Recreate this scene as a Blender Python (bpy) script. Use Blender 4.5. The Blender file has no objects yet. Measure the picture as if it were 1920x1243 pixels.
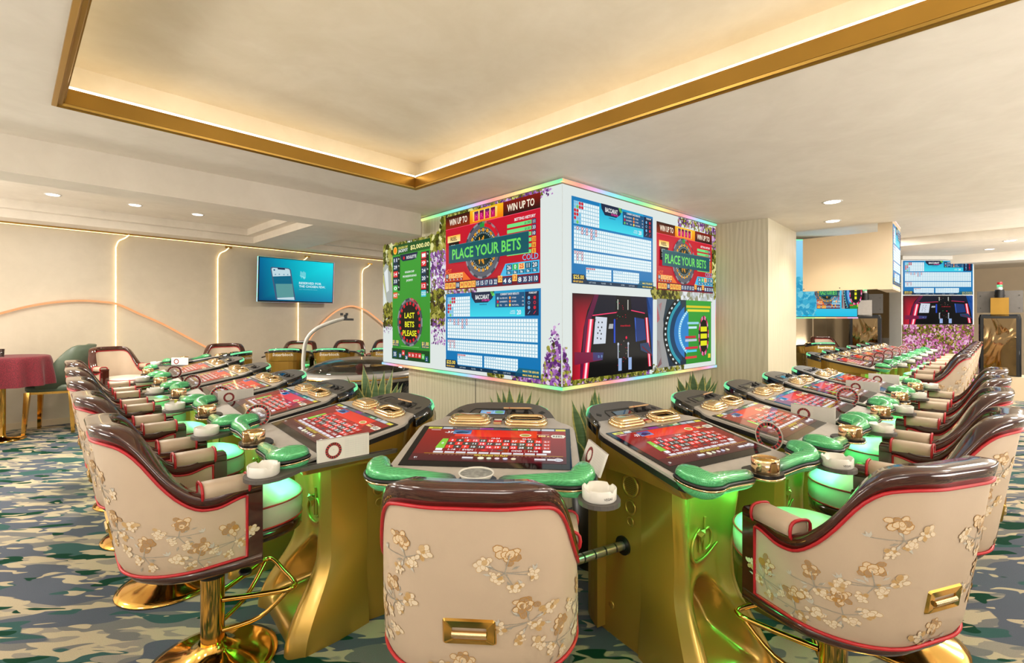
import bpy, bmesh, math, random
from mathutils import Vector, Matrix
import numpy as np
R = math.radians
sc = bpy.context.scene
COL = sc.collection
# ------------------------------------------------------------------ camera, light, exposure
FPX, HY, CAMZ = 897.0, 597.0, 1.4
cam = bpy.data.objects.new('camera', bpy.data.cameras.new('camera'))
COL.objects.link(cam)
cam.location = (0, 0, CAMZ)
cam.rotation_euler = (R(90), 0, 0)
cam.data.sensor_width = 36.0
cam.data.lens = 36.0 * FPX / 1920.0
cam.data.shift_y = -(1243 / 2 - HY) / 1920.0
cam.data.clip_start = 0.02
sc.camera = cam
sc.view_settings.view_transform = 'Standard'
sc.view_settings.look = 'None'
sc.view_settings.gamma = 1.0
sc.view_settings.use_curve_mapping = False
sc.view_settings.exposure = 0.0
sc.cycles.max_bounces = 8
sc.cycles.diffuse_bounces = 4
sc.cycles.glossy_bounces = 4
sc.cycles.transparent_max_bounces = 12
sc.cycles.caustics_reflective = False
sc.cycles.caustics_refractive = False
sc.cycles.sample_clamp_indirect = 4.0
w = bpy.data.worlds.new('world'); sc.world = w; w.use_nodes = True
w.node_tree.nodes['Background'].inputs[0].default_value = (1.0, 0.93, 0.85, 1)
w.node_tree.nodes['Background'].inputs[1].default_value = 0.75

# building grid (ceilings, walls): u runs right-and-away, v runs left-and-away
PS = R(46.5)
AV = Vector((-math.sin(PS), math.cos(PS), 0)); BU = Vector((math.cos(PS), math.sin(PS), 0))
def G(u, v, z=0.0): return BU * u + AV * v + Vector((0, 0, z))
# machine grid (video wall)
PL = R(42.5)
aV = Vector((-math.sin(PL), math.cos(PL), 0)); bV = Vector((math.cos(PL), math.sin(PL), 0))
CW = Vector((0.35, 3.33, 0))

def area(name, loc, size, power, col=(1, .94, .85), rot=(0, 0, 0), size_y=None, spread=None):
    l = bpy.data.lights.new(name, 'AREA'); l.energy = power; l.color = col
    l.size = size
    if size_y: l.shape = 'RECTANGLE'; l.size_y = size_y
    else: l.shape = 'DISK'
    if spread: l.spread = spread
    o = bpy.data.objects.new(name, l); COL.objects.link(o)
    o.location = loc; o.rotation_euler = rot
    return o
# soft area lights added under the ceilings, standing in for many downlights
for k, (u, v, p) in enumerate([(-1.2, 1.5, 22), (-1.2, -1.5, 22), (2.9, -1.2, 20), (4.3, -0.8, 18), (1.0, -4.2, 24), (5.6, 0.2, 14), (2.8, -3.4, 24), (-1.5, 3.0, 18)]):
    area('ceiling_fill_light', G(u, v, 2.36), 0.5, p)
for (u, v, p) in [(0.6, 6.0, 85), (-1.4, 6.0, 70), (-3.6, 6.0, 60), (5.8, 6.0, 110)]:
    area('coffer_fill_light', G(u, v, 2.77), 0.5, p)  # fill added inside the coffers, apart from their own downlights
for (u, v, p) in [(8, -1.5, 100), (9.0, 1.2, 90), (11.5, -1.5, 120)]:
    area('far_fill_light', G(u, v, 2.60), 0.6, p)  # fill added to brighten the far right hall
# unseen up-facing fill lights added to brighten the ceiling, beside and behind the viewpoint
for (x, y, z, sz, p) in [(-5.0, -0.8, .4, 2.4, 230), (3.9, -0.4, .5, 2.4, 230), (0, -3.0, .5, 2.8, 270), (6.8, 2.0, .5, 2.0, 170), (-6.63, 2.16, .4, 1.6, 230), (9.5, 4.6, .5, 2.4, 420)]:
    area('added_uplight', (x, y, z), sz, p, (1, .94, .86), (R(180), 0, 0))

# ------------------------------------------------------------------ colours and materials
def lin(c):
    c = c / 255.0
    return c / 12.92 if c <= 0.04045 else ((c + 0.055) / 1.055) ** 2.4
def S(r, g, b): return (lin(r), lin(g), lin(b))
def HX(h): return S(int(h[0:2], 16), int(h[2:4], 16), int(h[4:6], 16))

class NT:
    def __init__(s, name):
        s.m = bpy.data.materials.new(name); s.m.use_nodes = True
        s.t = s.m.node_tree; s.n = s.t.nodes
        s.b = s.n['Principled BSDF']; s.o = s.n['Material Output']
    def add(s, typ, **kw):
        x = s.n.new(typ)
        for k, v in kw.items(): setattr(x, k, v)
        return x
    def link(s, a, b): s.t.links.new(a, b)
    def coord(s, scale=(1, 1, 1), rot=(0, 0, 0), kind='Object'):
        tc = s.add('ShaderNodeTexCoord'); mp = s.add('ShaderNodeMapping')
        mp.inputs['Scale'].default_value = scale; mp.inputs['Rotation'].default_value = rot
        s.link(tc.outputs[kind], mp.inputs['Vector']); return mp.outputs[0]
    def noise(s, vec, scale, detail=3, rough=.5, dist=0):
        x = s.add('ShaderNodeTexNoise'); x.inputs['Scale'].default_value = scale
        x.inputs['Detail'].default_value = detail; x.inputs['Roughness'].default_value = rough
        x.inputs['Distortion'].default_value = dist
        s.link(vec, x.inputs['Vector']); return x.outputs['Fac']
    def ramp(s, fac, stops, interp='LINEAR'):
        x = s.add('ShaderNodeValToRGB'); x.color_ramp.interpolation = interp
        e = x.color_ramp.elements
        while len(e) < len(stops): e.new(0.5)
        for el, (p, c) in zip(e, stops):
            el.position = p; el.color = (*c, 1) if len(c) == 3 else c
        s.link(fac, x.inputs[0]); return x.outputs[0]
    def mix(s, fac, a, b, mode='MIX'):
        x = s.add('ShaderNodeMix', data_type='RGBA', blend_type=mode)
        for sock, v in ((0, fac), (6, a), (7, b)):
            if hasattr(v, 'is_output'): s.link(v, x.inputs[sock])
            elif sock == 0: x.inputs[0].default_value = v
            else: x.inputs[sock].default_value = (*v, 1)
        return x.outputs[2]
    def bump(s, h, strength=.2, dist=.01):
        x = s.add('ShaderNodeBump'); x.inputs['Strength'].default_value = strength
        x.inputs['Distance'].default_value = dist
        s.link(h, x.inputs['Height']); s.link(x.outputs[0], s.b.inputs['Normal'])
    def set(s, **kw):
        for k, v in kw.items():
            k = {'rough': 'Roughness', 'metal': 'Metallic', 'base': 'Base Color', 'spec': 'Specular IOR Level', 'coat': 'Coat Weight', 'coatr': 'Coat Roughness', 'em': 'Emission Color', 'ems': 'Emission Strength', 'alpha': 'Alpha', 'trans': 'Transmission Weight'}[k]
            if hasattr(v, 'is_output'): s.link(v, s.b.inputs[k])
            elif isinstance(v, tuple): s.b.inputs[k].default_value = (*v, 1)
            else: s.b.inputs[k].default_value = v
        return s

def simple(name, base, rough=.5, metal=0, var=.12, scale=12, bump=0, **kw):
    m = NT(name); v = m.coord()
    n = m.noise(v, scale, 4)
    c = m.ramp(n, [(.3, tuple(x * (1 - var) for x in base)), (.7, tuple(min(1, x * (1 + var)) for x in base))])
    m.set(base=c, rough=rough, metal=metal, **kw)
    if bump:
        m.bump(m.noise(v, scale * 20, 2), bump, .002)
    return m.m

def emit(name, col, strength, var=0.0):
    m = NT(name)
    m.set(base=(0, 0, 0), rough=.4, em=col, ems=strength)
    if var:
        n = m.noise(m.coord(), 30, 1)
        m.set(em=m.ramp(n, [(.35, tuple(x * (1 - var) for x in col)), (.65, col)]))
    return m.m

def vcol_emit(name, strength=1.0, rough=.35, spec=.3):
    m = NT(name); a = m.add('ShaderNodeAttribute'); a.attribute_name = 'Col'
    m.set(base=(.002, .002, .002), rough=rough, spec=spec, em=a.outputs['Color'], ems=strength)
    return m.m
def vcol_diff(name, rough=.6, sheen=0, metal=0.0, bump=0):
    m = NT(name); a = m.add('ShaderNodeAttribute'); a.attribute_name = 'Col'
    n = m.noise(m.coord(), 60, 2)
    c = m.mix(m.ramp(n, [(.3, (.0, .0, .0)), (.7, (.35, .35, .35))]), a.outputs['Color'], m.mix(.35, a.outputs['Color'], (1, 1, 1), 'MULTIPLY'))
    m.set(base=c, rough=rough, metal=metal)
    if bump: m.bump(m.noise(m.coord(), 500, 2), bump, .002)
    return m.m

MAT = {}
def plaster(name, c1, c2, rough=.75):
    m = NT(name); v = m.coord()
    n = m.noise(v, 1.6, 6, .6, 1.2); n2 = m.noise(v, 9, 4, .55, .6)
    k = m.mix(.35, m.ramp(n, [(.32, c1), (.68, c2)]), m.ramp(n2, [(.3, c1), (.7, c2)]))
    m.set(base=k, rough=rough, spec=.35); m.bump(n2, .12, .01); return m.m
MAT['ceiling'] = plaster('ceiling_plaster', S(220, 210, 195), S(235, 226, 212), .5)
MAT['tray'] = plaster('tray_plaster', S(228, 214, 188), S(242, 230, 208), .5)
MAT['wall'] = plaster('satin_wall', S(196, 184, 164), S(206, 194, 174), .38)
MAT['gold_trim'] = simple('gold_trim', S(176, 136, 62), .32, .85, .08, 3)
MAT['goldpaint'] = simple('gold_paint', S(186, 148, 66), .28, .6, .05, 3, coat=.4, coatr=.12)
MAT['goldside'] = simple('gold_side_panel', S(168, 128, 52), .45, .45, .06, 4)
MAT['goldmetal'] = simple('polished_gold', S(226, 178, 92), .10, 1.0, .04, 6)
MAT['goldchrome'] = simple('gold_chrome', S(248, 216, 166), .12, 1.0, .05, 40)
MAT['leather'] = simple('cream_leather', S(190, 170, 148), .5, 0, .04, 7, bump=.08)
MAT['seat'] = simple('cream_seat_leather', S(214, 206, 190), .34, 0, .03, 7, bump=.06)
MAT['piping'] = simple('red_piping', S(178, 30, 40), .4, 0, .1, 30)
MAT['grey'] = simple('grey_satin_top', S(188, 182, 176), .38, .2, .05, 20)
MAT['darkgrey'] = simple('dark_grey_plastic', S(86, 82, 78), .45, .1, .05, 20, bump=.05)
MAT['black'] = simple('black_plastic', S(20, 20, 22), .35, 0, .1, 20)
MAT['gloss'] = simple('black_gloss', S(22, 26, 30), .06, .2, .05, 5, coat=.6, coatr=.03)
MAT['glassblack'] = simple('black_glass', S(5, 6, 7), .05, 0, .05, 5)
MAT['silver'] = simple('brushed_silver', S(190, 190, 190), .28, .95, .06, 30)
MAT['white'] = simple('white_ceramic', S(228, 226, 220), .25, 0, .02, 20)
MAT['card'] = simple('white_card', S(226, 224, 218), .6, 0, .02, 20)
MAT['tan'] = simple('tan_pencil', S(208, 168, 122), .5, 0, .06, 40)
MAT['bead'] = simple('dark_groove', S(30, 29, 28), .6, 0, .1, 20)
MAT['greenleather'] = simple('green_leather', S(86, 98, 82), .42, 0, .1, 6, bump=.06)
MAT['beige_panel'] = simple('beige_panel', S(210, 190, 160), .5, 0, .03, 3)
MAT['disp'] = vcol_emit('display_emission', 1.03, .3, .08)
MAT['ledface'] = vcol_emit('led_face_emission', 1.0, .45, .08)
MAT['termscreen'] = vcol_emit('terminal_screen_emission', 1.1, .06, .4)
MAT['trimled'] = vcol_emit('rainbow_led_emission', 1.2)
MAT['print'] = vcol_diff('printed_card', .55)
MAT['embroid'] = vcol_diff('embroidery_thread', .5, bump=.4)
MAT['led_warm'] = emit('warm_led_strip', (1.0, .72, .32), 5.0, .35)
MAT['led_cove'] = emit('cove_led_strip', (1.0, .82, .52), 8.5, .2)
MAT['led_orange'] = emit('orange_neon_tube', (1.0, .42, .17), 1.05, .06)
MAT['downlight'] = emit('downlight_lens', (1.0, .90, .74), 6.0)
MAT['green_led'] = emit('green_led_strip', (.12, .85, .30), 1.3, .2)
MAT['green_led_top'] = emit('green_led_band', (.20, .85, .38), 1.1, .2)

def wood_mat():
    m = NT('dark_lacquered_wood'); v = m.coord((1, 1, 6))
    n = m.noise(v, 14, 6, .6, 1.5)
    c = m.ramp(n, [(.3, S(34, 13, 9)), (.55, S(70, 30, 20)), (.75, S(44, 18, 12))])
    m.set(base=c, rough=.16, coat=.8, coatr=.05, spec=.6); return m.m
MAT['wood'] = wood_mat()

def pad_mat():
    m = NT('lit_green_mesh_pad'); a = m.add('ShaderNodeAttribute'); a.attribute_name = 'Col'
    v = m.coord(kind='Generated')
    c = m.coord(); vo = m.add('ShaderNodeTexVoronoi'); vo.inputs['Scale'].default_value = 230; vo.inputs['Randomness'].default_value = 0
    m.link(c, vo.inputs['Vector'])
    d = m.ramp(vo.outputs['Distance'], [(.2, (.45, .45, .45)), (.5, (1, 1, 1))])
    col = m.mix(1.0, a.outputs['Color'], d, 'MULTIPLY')
    m.set(base=col, rough=.25, metal=.3, em=col, ems=.30, coat=.4); return m.m
MAT['pad'] = pad_mat()

def carpet_mat():
    m = NT('patterned_carpet')
    def lay(scale, stretch, seed, rot=0.0, dist=.8, det=2):
        tc = m.add('ShaderNodeTexCoord'); mp = m.add('ShaderNodeMapping')
        mp.inputs['Location'].default_value = (seed * 7.3, seed * 3.1, seed)
        mp.inputs['Rotation'].default_value = (0, 0, -(R(90) - PS) + rot)
        mp.inputs['Scale'].default_value = (1.0 / stretch, 1, 1)
        m.link(tc.outputs['Object'], mp.inputs['Vector'])
        return m.noise(mp.outputs[0], scale, 1.2, .4, dist * .6)
    cream, grey, lgrey = S(176, 163, 138), S(112, 111, 110), S(140, 134, 124)
    slate, teal, dgreen = S(84, 90, 102), S(54, 86, 84), S(16, 58, 42)
    def step(fac, t): return m.ramp(fac, [(t - .004, (0, 0, 0)), (t + .004, (1, 1, 1))])
    base = m.mix(step(lay(14, 3.0, 1), .53), cream, lgrey)
    base = m.mix(step(lay(11, 3.2, 2), .55), base, grey)
    base = m.mix(step(lay(7.2, 3.2, 3), .51), base, slate)
    base = m.mix(step(lay(8.4, 3.2, 5), .60), base, teal)
    base = m.mix(step(lay(9.5, 2.6, 9, .1), .635), base, dgreen)
    base = m.mix(step(lay(17.0, 3.0, 11), .62), base, cream)
    f = m.noise(m.coord(), 420, 2)
    base = m.mix(.5, base, m.mix(1.0, base, m.ramp(f, [(.3, (.55, .55, .55)), (.7, (1.2, 1.2, 1.2))]), 'MULTIPLY'))
    m.set(base=base, rough=.95, spec=.1); m.bump(f, .5, .004); return m.m
MAT['carpet'] = carpet_mat()

def wavewood():
    m = NT('pale_wavy_grain_laminate'); v = m.coord((26, 26, 1.2))
    n = m.noise(v, 3, 4, .55, 2.2)
    wv = m.add('ShaderNodeTexWave'); wv.inputs['Scale'].default_value = 1.1; wv.inputs['Distortion'].default_value = 6
    wv.inputs['Detail'].default_value = 2; m.link(m.coord((9, 9, 1.4)), wv.inputs['Vector'])
    c = m.mix(.5, m.ramp(n, [(.3, S(206, 198, 172)), (.7, S(222, 214, 190))]), m.ramp(wv.outputs['Fac'], [(.2, S(204, 196, 170)), (.8, S(224, 216, 194))]))
    m.set(base=c, rough=.5); m.bump(wv.outputs['Fac'], .12, .003); return m.m
MAT['plinth'] = wavewood()

def velvet():
    m = NT('crimson_velvet'); n = m.noise(m.coord(), 120, 3)
    m.set(base=m.ramp(n, [(.3, S(70, 6, 18)), (.7, S(124, 16, 36))]), rough=.8)
    m.b.inputs['Sheen Weight'].default_value = .12; return m.m
MAT['velvet'] = velvet()

def leaf_mat():
    m = NT('snake_plant_leaf'); a = m.add('ShaderNodeAttribute'); a.attribute_name = 'Col'
    wv = m.noise(m.coord((6, 6, 60)), 1.4, 4, .6, .8)
    c = m.mix(m.ramp(wv, [(.4, (0, 0, 0)), (.6, (.6, .6, .6))]), a.outputs['Color'], m.mix(1.0, a.outputs['Color'], (.45, .55, .5), 'MULTIPLY'))
    m.set(base=c, rough=.4); return m.m
MAT['leaf'] = leaf_mat()

def glassy(name, col=(1, 1, 1), clear=.8, rough=.03):
    m = NT(name); tr = m.add('ShaderNodeBsdfTransparent'); tr.inputs[0].default_value = (*col, 1)
    gl = m.add('ShaderNodeBsdfGlossy'); gl.inputs['Roughness'].default_value = rough
    lw = m.add('ShaderNodeFresnel'); lw.inputs[0].default_value = 1.5
    mx = m.add('ShaderNodeMixShader'); ma = m.add('ShaderNodeMath', operation='MULTIPLY_ADD')
    ma.inputs[1].default_value = .9; ma.inputs[2].default_value = 1 - clear - .1 if clear < .9 else 0.02
    m.link(lw.outputs[0], ma.inputs[0]); m.link(ma.outputs[0], mx.inputs[0])
    m.link(tr.outputs[0], mx.inputs[1]); m.link(gl.outputs[0], mx.inputs[2]); m.link(mx.outputs[0], m.o.inputs[0])
    return m.m
MAT['glass'] = glassy('clear_dome_glass', (.95, .95, .97), .85)
MAT['acrylic'] = glassy('clear_acrylic', (.93, .94, .95), .85)
def bronzemirror():
    m = NT('bronze_mirror'); n = m.noise(m.coord(), 1.3, 2, .5, 1)
    m.set(base=S(160, 132, 92), rough=.07, metal=1.0); m.bump(n, .18, .15); return m.m
MAT['mirror'] = bronzemirror()
MAT['pale_mirror'] = simple('pale_bronze_mirror', S(208, 184, 148), .12, .75, .04, 2)

# ------------------------------------------------------------------ mesh helpers
class M:
    def __init__(s): s.v = []; s.f = []; s.c = []; s.sm = []
    def add(s, vs, fs, smooth=False, col=None):
        o = len(s.v); s.v.extend([tuple(p) for p in vs])
        for f in fs:
            s.f.append([i + o for i in f]); s.sm.append(smooth); s.c.append(col)
        return s
    def box(s, x0, y0, z0, x1, y1, z1, col=None, mtx=None):
        p = [Vector(q) for q in [(x0, y0, z0), (x1, y0, z0), (x1, y1, z0), (x0, y1, z0), (x0, y0, z1), (x1, y0, z1), (x1, y1, z1), (x0, y1, z1)]]
        if mtx: p = [mtx @ q for q in p]
        return s.add(p, [(0, 3, 2, 1), (4, 5, 6, 7), (0, 1, 5, 4), (1, 2, 6, 5), (2, 3, 7, 6), (3, 0, 4, 7)], False, col)
    def loft(s, rings, closed=True, caps=True, smooth=True, col=None):
        n = len(rings[0]); vs = [p for r in rings for p in r]; fs = []
        for i in range(len(rings) - 1):
            for j in range(n if closed else n - 1):
                k = (j + 1) % n
                fs.append((i * n + j, i * n + k, (i + 1) * n + k, (i + 1) * n + j))
        s.add(vs, fs, smooth, col)
        if caps and closed:
            s.add(rings[0], [tuple(reversed(range(n)))], False, col); s.add(rings[-1], [tuple(range(n))], False, col)
        return s
    def prism(s, poly, z0, z1, f=None, smooth=False, col=None):
        f = f or (lambda x, y, z: (x, y, z))
        return s.loft([[f(x, y, z0) for x, y in poly], [f(x, y, z1) for x, y in poly]], True, True, smooth, col)
    def lathe(s, prof, n=24, c=(0, 0, 0), smooth=True, sx=1, sy=1, col=None):
        rings = [[(c[0] + r * math.cos(2 * math.pi * j / n) * sx, c[1] + r * math.sin(2 * math.pi * j / n) * sy, c[2] + z) for j in range(n)] for r, z in prof]
        return s.loft(rings, True, True, smooth, col)
    def tube(s, path, r, n=8, closed=False, smooth=True, col=None):
        P = [Vector(p) for p in path]; N = len(P); rings = []; up = None
        for i in range(N):
            if closed: t = P[(i + 1) % N] - P[i - 1]
            else: t = P[min(i + 1, N - 1)] - P[max(i - 1, 0)]
            t = t.normalized() if t.length > 1e-9 else Vector((0, 0, 1))
            if up is None: up = t.orthogonal().normalized()
            up = (up - t * up.dot(t)); up = up.normalized() if up.length > 1e-6 else t.orthogonal().normalized()
            sd = t.cross(up); rr = r[i] if hasattr(r, '__len__') else r
            rings.append([P[i] + (up * math.cos(2 * math.pi * j / n) + sd * math.sin(2 * math.pi * j / n)) * rr for j in range(n)])
        if closed: rings.append(rings[0])
        return s.loft(rings, True, not closed, smooth, col)
    def data(s, name):
        me = bpy.data.meshes.new(name); me.from_pydata(s.v, [], s.f)
        me.polygons.foreach_set('use_smooth', s.sm)
        if any(c is not None for c in s.c):
            at = me.color_attributes.new('Col', 'FLOAT_COLOR', 'CORNER'); buf = []
            for f, c in zip(s.f, s.c):
                if c is None: c = (1, 1, 1)
                if hasattr(c[0], '__len__'):
                    for q in c: buf.extend((q[0], q[1], q[2], 1.0))
                else: buf.extend((c[0], c[1], c[2], 1.0) * len(f))
            at.data.foreach_set('color', buf)
        me.update(); return me
    def build(s, name, mat, parent=None, mtx=None, **props):
        me = s.data(name)
        if mat: me.materials.append(MAT[mat] if isinstance(mat, str) else mat)
        o = bpy.data.objects.new(name, me); COL.objects.link(o)
        if parent: o.parent = parent
        if mtx is not None: o.matrix_local = mtx
        for k, v in props.items(): o[k] = v
        return o

def thing(name, label, cat, loc=(0, 0, 0), rz=0, group=None, scale=(1, 1, 1)):
    o = bpy.data.objects.new(name, None); COL.objects.link(o)
    o.location = loc; o.rotation_euler = (0, 0, rz); o.scale = scale; o.empty_display_size = .1
    o['label'] = label; o['category'] = cat
    if group: o['group'] = group
    return o
def tag(o, label, cat, group=None):
    o['label'] = label; o['category'] = cat
    if group: o['group'] = group
    return o
def struct(o): o['kind'] = 'structure'; return o
def copy_tree(o, parent=None, skip=()):
    c = o.copy(); COL.objects.link(c)
    c.parent = parent
    for ch in o.children:
        if ch.name.split('.')[0] in skip: continue
        copy_tree(ch, c, skip)
    return c
def place(o, x, y, th, z=0, sx=1):
    o.location = (x, y, z); o.rotation_euler = (0, 0, -R(th)); o.scale = (sx, 1, 1)
def rrect(w, h, r, n=5, cx=0, cy=0):
    pts = []
    for sx, sy, a0 in ((1, 1, 0), (-1, 1, 90), (-1, -1, 180), (1, -1, 270)):
        for k in range(n + 1):
            a = R(a0 + 90 * k / n); pts.append((cx + sx * (w / 2 - r) + r * math.cos(a), cy + sy * (h / 2 - r) + r * math.sin(a)))
    return pts
def smooth_path(P, n=6, closed=False):
    P = [Vector(p) for p in P]; N = len(P); out = []
    rng = range(N) if closed else range(N - 1)
    for i in rng:
        if closed: p0, p1, p2, p3 = P[i - 1], P[i], P[(i + 1) % N], P[(i + 2) % N]
        else: p0, p1, p2, p3 = P[max(i - 1, 0)], P[i], P[i + 1], P[min(i + 2, N - 1)]
        for k in range(n):
            t = k / n
            out.append(.5 * ((2 * p1) + (p2 - p0) * t + (2 * p0 - 5 * p1 + 4 * p2 - p3) * t * t + (3 * p1 - p0 - 3 * p2 + p3) * t ** 3))
    if not closed: out.append(P[-1])
    return out
def lerp(a, b, t): return a + (b - a) * t
def sstep(a, b, x):
    t = min(1, max(0, (x - a) / (b - a))); return t * t * (3 - 2 * t)

# ------------------------------------------------------------------ flat artwork (vector canvas)
_glyph = {}
def glyphs(txt, bold):
    key = (txt, bold)
    if key in _glyph: return _glyph[key]
    cu = bpy.data.curves.new('lettering', 'FONT'); cu.body = txt; cu.size = 1.0; cu.resolution_u = 2
    cu.offset = .022 if bold else 0.0; cu.fill_mode = 'FRONT'
    ob = bpy.data.objects.new('lettering', cu); COL.objects.link(ob)
    dg = bpy.context.evaluated_depsgraph_get(); ev = ob.evaluated_get(dg); me = ev.to_mesh()
    v = [(p.co.x, p.co.y) for p in me.vertices]; f = [tuple(p.vertices) for p in me.polygons]
    ev.to_mesh_clear(); bpy.data.objects.remove(ob); bpy.data.curves.remove(cu)
    xs = [p[0] for p in v] or [0, 1]
    x0, x1 = min(xs), max(xs)
    v = [((x - x0), y) for x, y in v]
    _glyph[key] = (v, f, x1 - x0); return _glyph[key]

class CV:
    """flat drawing on a w x h panel; fractions with y down; layers are lifted by dz"""
    def __init__(s, w, h, dz=.00025): s.w, s.h, s.dz, s.m, s.l = w, h, dz, M(), 0
    def P(s, x, y, l): return (x * s.w, (1 - y) * s.h, l * s.dz)
    def up(s, n=1): s.l += n
    def poly(s, pts, col): s.m.add([s.P(x, y, s.l) for x, y in pts], [tuple(range(len(pts)))], False, col)
    def rect(s, x0, y0, x1, y1, col, c2=None, horiz=False):
        # c2: second colour at the bottom (or right) edge
        c = col if c2 is None else ([col, col, c2, c2] if not horiz else [col, c2, c2, col])
        s.m.add([s.P(x0, y0, s.l), s.P(x1, y0, s.l), s.P(x1, y1, s.l), s.P(x0, y1, s.l)], [(3, 2, 1, 0)], False, c if c2 is None else list(reversed(c)))
    def circ(s, x, y, r, col, n=20, asp=1.0):
        # r is a fraction of the height
        pts = [(x + r * s.h / s.w * math.cos(2 * math.pi * k / n) * asp, y + r * math.sin(2 * math.pi * k / n)) for k in range(n)]
        s.poly(pts, col)
    def ring(s, x, y, r0, r1, cols, n=36, a0=0, a1=360, asp=1.0):
        q = s.h / s.w * asp
        for k in range(n):
            t0, t1 = R(lerp(a0, a1, k / n)), R(lerp(a0, a1, (k + 1) / n))
            s.poly([(x + r0 * q * math.sin(t0), y - r0 * math.cos(t0)), (x + r1 * q * math.sin(t0), y - r1 * math.cos(t0)), (x + r1 * q * math.sin(t1), y - r1 * math.cos(t1)), (x + r0 * q * math.sin(t1), y - r0 * math.cos(t1))], cols[k % len(cols)])
    def text(s, x, y, hgt, txt, col, align='L', bold=True, w=None, rot=0.0):
        # y is the baseline (fraction, down); hgt cap height as fraction of the height; w squeezes to a width
        v, f, tw = glyphs(txt, bold)
        k = hgt * s.h / .69; kx = k
        if w: kx = w * s.w / max(tw, .01)
        ox = {'L': 0, 'C': -tw * kx / 2, 'R': -tw * kx}[align]
        cr, sr = math.cos(rot), math.sin(rot)
        X, Y = x * s.w, (1 - y) * s.h
        vs = []
        for a, b in v:
            a = a * kx + ox; b = b * k
            vs.append((X + a * cr - b * sr, Y + a * sr + b * cr, s.l * s.dz))
        s.m.add(vs, f, False, col)
    def grid(s, x0, y0, x1, y1, nx, ny, cell, line):
        s.rect(x0, y0, x1, y1, line); s.up()
        dx, dy = (x1 - x0) / nx, (y1 - y0) / ny
        for i in range(nx):
            for j in range(ny):
                s.rect(x0 + dx * (i + .12), y0 + dy * (j + .12), x0 + dx * (i + .88), y0 + dy * (j + .88), cell)
        s.up()
    def sub(s, fn, x, y, w, h, *a):
        c = CV(s.w * w, s.h * h, s.dz); c.l = s.l; fn(c, *a)
        ox, oy = x * s.w, (1 - y - h) * s.h
        s.m.add([(p[0] + ox, p[1] + oy, p[2]) for p in c.m.v], [], False)
        base = len(s.m.v) - len(c.m.v)
        for f, sm, col in zip(c.m.f, c.m.sm, c.m.c): s.m.f.append([i + base for i in f]); s.m.sm.append(sm); s.m.c.append(col)
        s.l = c.l
    def build(s, name, mat, parent, origin, ex, ey, **props):
        ex = Vector(ex).normalized(); ey = Vector(ey).normalized(); ez = ex.cross(ey)
        mt = Matrix(((ex.x, ey.x, ez.x, origin[0]), (ex.y, ey.y, ez.y, origin[1]), (ex.z, ey.z, ez.z, origin[2]), (0, 0, 0, 1)))
        return s.m.build(name, mat, parent, mt, **props)

WHITE, BLACK = (.86, .88, .88), (.004, .004, .005)
RED, DRED = S(214, 24, 40), S(120, 10, 18)
rnd = random.Random(7)

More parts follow.
